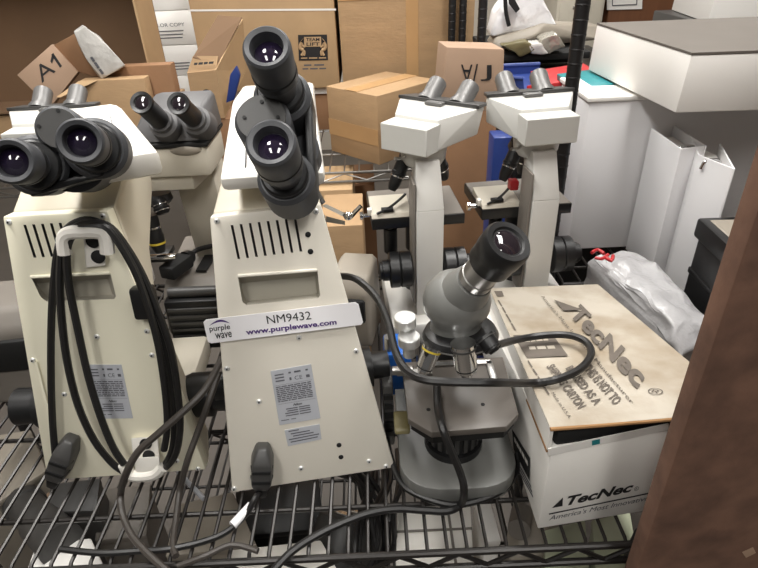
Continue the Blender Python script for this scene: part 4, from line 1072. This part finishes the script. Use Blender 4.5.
# wide white box standing under it
xd0 = at(575, 103, y=.80); 
t = thing('white_box', 'wide white box standing upright, right of the black post', 'box', (xd0.x + .2, .93, -.02))
bb = B(); xlb = at(567, 250, y=.80).x
bb.loft([(xlb, .80, -.015), (xlb + .40, .80, -.015), (xlb + .40, 1.0, -.015), (xlb, 1.0, -.015)], [(xlb, .80, .345), (xlb + .40, .80, .345), (xlb + .40, 1.0, .345), (xlb, 1.0, .345)], 'binder', bev=.004); bb.part('box_body', t)
bb = B(); bb.box((xlb + .2, .90, .350), (.41, .208, .010), 'paper', bev=.002); bb.part('lid', t)
# ring binders standing
def rbinder(label, a, b_, c, h_, zb0=-.015):
    a, b_, c = V((a[0], a[1], zb0)), V((b_[0], b_[1], zb0)), V((c[0], c[1], zb0)); u = V((0, 0, h_))
    t = thing('ring_binder', label, 'binder', (a + c) / 2)
    def panel(p, q_, th_, name, m='binder', hh=h_):
        n_ = (q_ - p).cross(V((0, 0, 1))).normalized()
        bb = B(); bb.prism([p, q_, q_ - n_ * th_, p - n_ * th_], (0, 0, hh), m, bev=.0015); return bb.part(name, t)
    panel(a, b_, .004, 'front_cover'); panel(b_, c, .004, 'spine')
    d_ = a - b_
    panel(c + d_ * 1.0 , c, .004, 'back_cover')
    m0 = (b_ + c) / 2 + d_ * .15
    bb = B(); ins = [a * .92 + c * .08 + V((0, 0, .01)), b_ * .85 + c * .1 + a * .05 + V((0, 0, .01)), c * .85 + b_ * .1 + a * .05 + V((0, 0, .01)), c + d_ * .9 + V((-.002, 0, .01))]
    bb.prism(ins, (0, 0, h_ - .03), 'paper'); bb.part('pages', t)
    bb = B(); bb.tube([m0 + V((-.018, .0, h_ - .022)), m0 + V((-.012, 0, h_ - .006)), m0 + V((.012, 0, h_ - .006)), m0 + V((.02, 0, h_ - .022))], .0035, 'chrome', sub=3); bb.ball(m0 + V((.004, 0, h_ - .010)), .008, 'steel', (1.5, 1, .6)); bb.part('ring', t)
    return t
za = .285
k1, k2, k3 = at(651, 128, z=za), at(683, 149, z=za), at(734, 166, z=za)
rbinder('white ring binder with a broad pale cover, next to the wide white box', (k1.x, k1.y), (k2.x - .004, k2.y), (k2.x + .05, k2.y + .012), .30)
rbinder('white ring binder nearest the black case, spine towards us', (k2.x + .020 + .05, k2.y + .12), (k2.x + .020, k2.y - .022), (k3.x, k3.y), .295)
# black case
q1, q2 = at(697, 217, z=.203), at(742, 258, z=.203)
t = thing('black_case', 'black plastic case with a greyish lid, between binders and brown board', 'case', (q1 + q2) / 2 + V((.06, .02, -.22)))
dq = (q2 - q1); nq = V((-dq.y, dq.x, 0)).normalized(); nq = nq if nq.x > 0 else -nq
def rect(a, b_, dep, ins): 
    e = (b_ - a).normalized(); return [a + e * ins + nq * ins, b_ + e * .12 - e * ins + nq * ins, b_ + e * .12 - e * ins + nq * (dep - ins), a + e * ins + nq * (dep - ins)]
r0 = rect(q1, q2, .12, .008); r1 = rect(q1, q2, .12, .0)
dz = lambda r, z: [V((p.x, p.y, z)) for p in r]
bb = B(); bb.loft(dz(r0, -.015), dz(r0, .165), 'black', bev=.004)
for z in (.03, .09): bb.loft(dz(rect(q1, q2, .12, .006), z), dz(rect(q1, q2, .12, .006), z + .012), 'black', bev=.002)
bb.part('case_body', t)
bb = B(); bb.loft(dz(r1, .165), dz(r1, .203), 'black', bev=.006); bb.loft(dz(rect(q1, q2, .12, .016), .203), dz(rect(q1, q2, .12, .018), .2045), 'warmgrey'); bb.part('lid', t, 'black rimmed lid with grey inset')
# plastic bag with red print
bb = B()
pb = [at(572, 262, z=.085), at(590, 254, z=.10), at(606, 262, z=.10), at(630, 296, z=.10), at(655, 322, z=.085), at(668, 336, z=.07), at(664, 352, z=.05)]
pb = [p + V((.03, .0, 0)) for p in pb]
bb.hull([p for p in pb] + [p + V((.07, .03, -.01)) for p in pb] + [V((p.x, p.y, .004)) for p in pb] + [V((p.x + .07, p.y + .03, .004)) for p in pb], 'bag2', bev=.012, seg=3)
bb.crumple(.010, 30, 4)
t = thing('plastic_bag', 'crumpled translucent plastic bag with red print, behind the lettered carton', 'bag', (.5, .45, 0))
bg = bb.part('bag_body', t)
bb = B()
for k, pts in enumerate((((576, 257), (582, 254), (588, 258)), ((579, 262), (586, 263), (592, 259)), ((590, 262), (595, 265), (597, 260)))):
    bb.tube([at(x, y, z=.112) + V((.03, 0, .008)) for x, y in pts], .0035, 'red', sub=3)
bb.part('red_print', t, 'red print')
# another white box standing at the far right and the brown wooden door with notices
a, c = at(706, 30, y=1.45), at(790, 30, y=1.45)
bb = B(); bb.hull([V((a.x, 1.45, .40)), V((c.x, 1.38, .40)), V((a.x + .05, 1.8, .40)), V((c.x + .1, 1.8, .40)), V((a.x + .02, 1.45, .75)), V((c.x, 1.38, .75)), V((a.x + .07, 1.8, .75)), V((c.x + .1, 1.8, .75))], 'paper', bev=.003); bb.solo('white_box', 'white box standing at the top right corner', 'box')
bb = B(); bb.box(((a.x + c.x) / 2 + .05, 1.63, (FLOOR + .398) / 2), (c.x - a.x + .1, .4, .398 - FLOOR), 'dgrey', bev=.005); bb.solo('cabinet', 'dark cabinet under the white box at the top right', 'cabinet')
a, c = at(600, 20, y=3.3), at(712, 20, y=3.3)
t = thing('wooden_cabinet', 'brown wooden cabinet front with papers, in the far background', 'cabinet', ((a.x + c.x) / 2, 3.5, FLOOR))
bb = B(); xw0 = at(604, 20, y=3.3).x + .02; xw1 = c.x + .3
bb.box(((xw0 + xw1) / 2, 3.5, .25), (xw1 - xw0, .4, 2.1), 'wood', bev=.005); cb = bb.part('carcass', t)
bb = B(); xx = at(697, 10, y=3.298).x; bb.box((xx, 3.296, .25), (.02, .01, 2.0), 'cardd'); bb.part('door_edge', t)
bb = B(); q = [at(607, -12, y=3.292), at(643, -12, y=3.292), at(642, 9, y=3.292), at(607, 10, y=3.292)]; bb.prism(q, (0, .004, 0), 'paper')
q = [at(612, -12, y=3.290), at(638, -12, y=3.290), at(637, 5, y=3.290), at(612, 6, y=3.290)]; bb.prism(q, (0, -.001, 0), 'ink'); q = [at(613, -12, y=3.288), at(637, -12, y=3.288), at(636, 4, y=3.288), at(613, 5, y=3.288)]; bb.prism(q, (0, -.001, 0), 'paper'); bb.part('notice', t, 'white notice with a thin border')
a, c = at(556, 20, y=3.2), at(603, 20, y=3.2)
t = thing('filing_cabinet', 'pale beige filing cabinet in the far background beside the brown wooden one', 'cabinet', ((a.x + c.x) / 2, 3.4, FLOOR))
bb = B(); bb.box(((a.x + c.x) / 2, 3.4, .2), (c.x - a.x, .38, 2.0), 'beige', bev=.006); bb.part('case', t)
for k in range(3):
    bb = B(); bb.box(((a.x + c.x) / 2, 3.206, -.35 + k * .52), (c.x - a.x - .03, .012, .48), 'beige', bev=.004); dr_ = bb.part('drawer', t)
    bb = B(); bb.box(((a.x + c.x) / 2, 3.195, -.25 + k * .52), (.10, .016, .016), 'steel', bev=.003); bb.part('handle', dr_)
# brown board close to the lens at the right
e0 = at(758, 140, y=-.026).x
t = thing('brown_board', 'big worn brown fibreboard standing upright in the right foreground', 'board', (e0 + .25, -.03, FLOOR))
bb = B(); bb.box((e0 + .25, -.038, .2), (.5, .024, 2.0), 'board', bev=.002); bb.part('panel', t)
bb = B(); bb.hull([at(*k, y=y_) for k in ((742, 552), (753, 547), (756, 553), (746, 558)) for y_ in (-.051, -.048)], 'cardp'); bb.part('torn_patch', t)

# ------------------------------------------------------------------ clutter on the lower shelf, seen through the wires
ZL = -.358
def lowbox(label, px, zt_, m, name='box', cat='box', bev=.006, lidm=None, group=None):
    q = [at(*k, z=zt_) for k in px]; t = thing(name, label, cat, V((sum(p.x for p in q) / 4, sum(p.y for p in q) / 4, ZL)), group)
    bb = B(); bb.loft([V((p.x, p.y, ZL)) for p in q], [p - V((0, 0, .012)) for p in q], m, bev=bev); bb.part('body', t)
    cc = sum((p for p in q), V()) / len(q)
    bb = B(); bb.loft([p + (p - cc) * .02 - V((0, 0, .014)) for p in q], [p + (p - cc) * .02 for p in q], lidm or m, bev=.003); bb.part('lid', t)
    return t, q
t, q = lowbox('white lidded box under the shelf below the grey microscope', ((398, 508), (470, 506), (474, 580), (396, 580)), -.16, 'whitep', 'storage_box')
bb = B(); bb.box((q[0] + q[2]) / 2 + V((.03, 0, .001)), (.004, .12, .004), 'grey'); bb.box((q[0] + q[2]) / 2 + V((0, .02, .001)), (.13, .003, .003), 'grey'); bb.part('seam', t)
lowbox('narrow white box under the shelf, right of the lidded box', ((474, 500), (490, 500), (501, 540), (484, 542)), -.16, 'paper', 'storage_box')
t = thing('faceted_housing', 'grey faceted housing lying under the shelf below the lettered carton', 'housing', at(530, 540, z=-.25))
q = [at(*k, z=-.20) for k in ((506, 540), (512, 508), (540, 503), (562, 520), (560, 552), (510, 560))]
bb = B(); bb.hull(q + [V((p.x, p.y, -.34)) for p in q] + [at(530, 520, z=-.17)], 'warmgrey', bev=.004); bb.part('housing', t)
bb = B(); bb.cyl(at(522, 512, z=-.18), at(519, 530, z=-.16), .018, 'grey'); bb.part('tube', t)
for k, px in enumerate((((545, 530), (585, 520), (590, 575), (545, 580)), ((592, 520), (630, 512), (640, 570), (596, 575)))):
    lowbox(['pale green tub under the shelf, left of its pair', 'pale green tub under the shelf, beside the brown board'][k], px, -.18, 'greenish', 'plastic_tub', 'tub', .012)
t = thing('microscope_lamp', 'dark round lamp housing with a shiny rim lying under the tagged microscope', 'lamp', at(350, 530, z=-.25))
bb = B(); c_ = at(350, 522, z=-.20); ax_ = V((.2, .5, .45)).normalized(); bb.lathe(c_ - ax_ * .12, ax_, [(0, .05), (.03, .06), (.10, .06), (.125, .055), (.13, .04)], 'dgrey', 36)
hs = bb.part('housing', t); bb = B(); bb.lathe(c_ + ax_ * .004, ax_, [(0, .040), (.01, .042), (.014, .036), (.010, .03)], 'chrome', 36); bb.part('rim', t, 'shiny rim')
bb = B()
for k in range(7):
    x = 362 + k * 5 + random.uniform(-2, 2)
    bb.tube([at(x - 6, 570, z=-.14), at(x + random.uniform(-8, 8), 545, z=-.12 - .01 * k), at(x + random.uniform(-8, 8), 515, z=-.13), at(x + 10, 480, z=-.16), at(x + 8, 450, z=-.24)], .0045, 'cable')
for k in range(4):
    bb.tube([at(320 + 6 * k, 462 + 4 * k, z=-.2), at(345 + 4 * k, 458 + 8 * k, z=-.15), at(372 - 3 * k, 480 + 6 * k, z=-.14), at(388 - 4 * k, 520 + 4 * k, z=-.16), at(380, 575, z=-.2)], .0045, 'cable')
bb.solo('cable_bundle', 'tangle of black cables hanging under the shelf left of the white box', 'cables')
t = thing('dark_cylinder', 'dark grey cylinder lying under the shelf at the lower left', 'cylinder', at(35, 520, z=-.22))
a, c = at(18, 498, z=-.19), at(62, 545, z=-.14); d = (c - a).normalized()
bb = B(); bb.lathe(a, d, [(0, .026), (.02, .034), (.05, .034), (.052, .03), (.12, .03), (.122, .034), (c - a).length and ((c - a).length, .034)], 'dgrey', 32); bb.part('barrel', t)
lowbox('grey slab-sided housing under the shelf at the left edge', ((-30, 440), (30, 430), (46, 470), (-30, 520)), -.15, 'warmgrey', 'equipment_cover', 'cover', .01)
lowbox('beige box sliver under the shelf beside the dark grey cylinder', ((28, 468), (44, 466), (52, 496), (30, 500)), -.20, 'cardp', 'small_box')
lowbox('dark box under the cord-wrapped microscope, below its plug', ((50, 484), (100, 478), (96, 510), (48, 512)), -.14, 'dgrey', 'small_box', bev=.004)
lowbox('grey box under the shelf below the lower cord hook', ((100, 490), (150, 484), (146, 535), (95, 540)), -.20, 'grey', 'small_box')
lowbox('grey cover under the shelf in front of the tagged microscope', ((176, 505), (232, 492), (256, 545), (166, 556)), -.16, 'warmgrey', 'equipment_cover', 'cover', .01)
lowbox('white tray under the front rail below the paper cord sleeve', ((230, 550), (320, 540), (345, 585), (215, 590)), -.15, 'whitep', 'tray', 'tray')
lowbox('dark box under the tagged microscope, left of the round lamp', ((236, 492), (318, 478), (322, 528), (240, 536)), -.22, 'black', 'small_box')
lowbox('white paper box under the front rail at the lower left', ((36, 545), (90, 538), (112, 585), (20, 590)), -.15, 'paper', 'small_box')
t = thing('blue_rod', 'thin pale blue rod under the shelf between the two cream microscopes', 'rod', at(190, 485, z=-.1)); bb = B(); bb.cyl(at(178, 472, z=-.1), at(204, 499, z=-.1), .004, 'label'); bb.part('rod', t)

# ------------------------------------------------------------------ loose cords
bb = B(); bb.tube([at(222, 358, y=.16), at(206, 388, y=.12), at(185, 410, y=.10), at(160, 432, y=.085), at(138, 452, y=.075), at(126, 474, y=.07), at(121, 492, z=.02), at(122, 512, z=.008), at(131, 534, z=.006), at(146, 552, z=.008), at(168, 572, z=.008)], .0048, 'cablegrey')
bb.solo('cable', 'grey-brown cable sweeping down between the cream microscopes to the front rail', 'cable')
bb = B(); bb.tube([at(219, 372, y=.17), at(208, 404, y=.14), at(197, 434, y=.12), at(187, 462, y=.10), at(180, 490, z=.02), at(176, 520, z=.008), at(173, 545, z=.008), at(176, 556, z=.010)], .0045, 'cablegrey')
bb.solo('cable', 'straighter grey-brown cable hanging right beside the tagged microscope', 'cable')
bb = B(); bb.tube([at(338, 276, y=.30), at(356, 279, y=.27), at(376, 297, y=.22), at(388, 322, y=.17), at(395, 350, y=.12), at(405, 369, y=.085), at(422, 379, y=.06), at(450, 382, y=.052), at(495, 382.5, y=.05), at(530, 383, z=.176), at(555, 380, z=.178), at(580, 369, z=.176), at(591, 354, z=.172), at(586, 342, z=.168), at(570, 335.5, z=.165), at(548, 335, z=.164), at(520, 339, z=.168), at(497, 345, y=.145)], .0052, 'cable', sub=8)
bb.solo('cable', 'black cable looping over the grey microscope stage and the stained lid', 'cable')
bb = B(); bb.tube([at(437, 386, z=.142), at(438, 408, z=.139), at(442, 426, y=.064), at(450, 448, y=.05), at(460, 472, y=.043), at(464, 490, y=.036), at(461, 504, z=.010), at(448, 511, z=.007), at(425, 510.5, z=.006), at(398, 509, z=.006), at(370, 513, z=.006), at(340, 524, z=.006), at(312, 538, z=.008), at(290, 553, z=.010), at(272, 572, z=.006)], .0052, 'cable', sub=8)
bb.solo('cable', 'black cable hanging in front of the grey microscope and running along the front', 'cable')
bb = B(); bb.tube([at(386, 438, z=.02), at(392, 462, z=.008), at(402, 484, z=.006), at(420, 496, z=.006), at(452, 505, z=.006), at(484, 499, z=.006), at(506, 487, z=.006), at(516, 470, z=.008), at(518, 452, z=.02)], .0046, 'cable', sub=8)
bb.solo('cable', 'black cable curled round the rounded foot of the grey microscope', 'cable')
bb = B(); bb.tube([at(178, 566, y=-.01), at(205, 556, z=.012), at(232, 545, z=.012), at(258, 551, z=.012)], .004, 'cablegrey'); bb.solo('cable', 'short cable end resting on the front rail under the paper sleeve', 'cable')
# ------------------------------------------------------------------ camera and colour
cd = bpy.data.cameras.new('camera'); cam = bpy.data.objects.new('camera', cd); COL.objects.link(cam)
cd.sensor_fit = 'HORIZONTAL'; cd.sensor_width = 36.0; cd.lens = FOC * 36.0 / 758.0
cd.clip_start = .02; cd.clip_end = 50
R = X((RC, UC, -FW)).transposed().to_4x4()
cam.matrix_world = X.Translation(CAM) @ R
SC.camera = cam
vs = SC.view_settings
vs.view_transform = 'Standard'; vs.look = 'None'; vs.gamma = 1.0; vs.exposure = 0.0; vs.use_curve_mapping = False
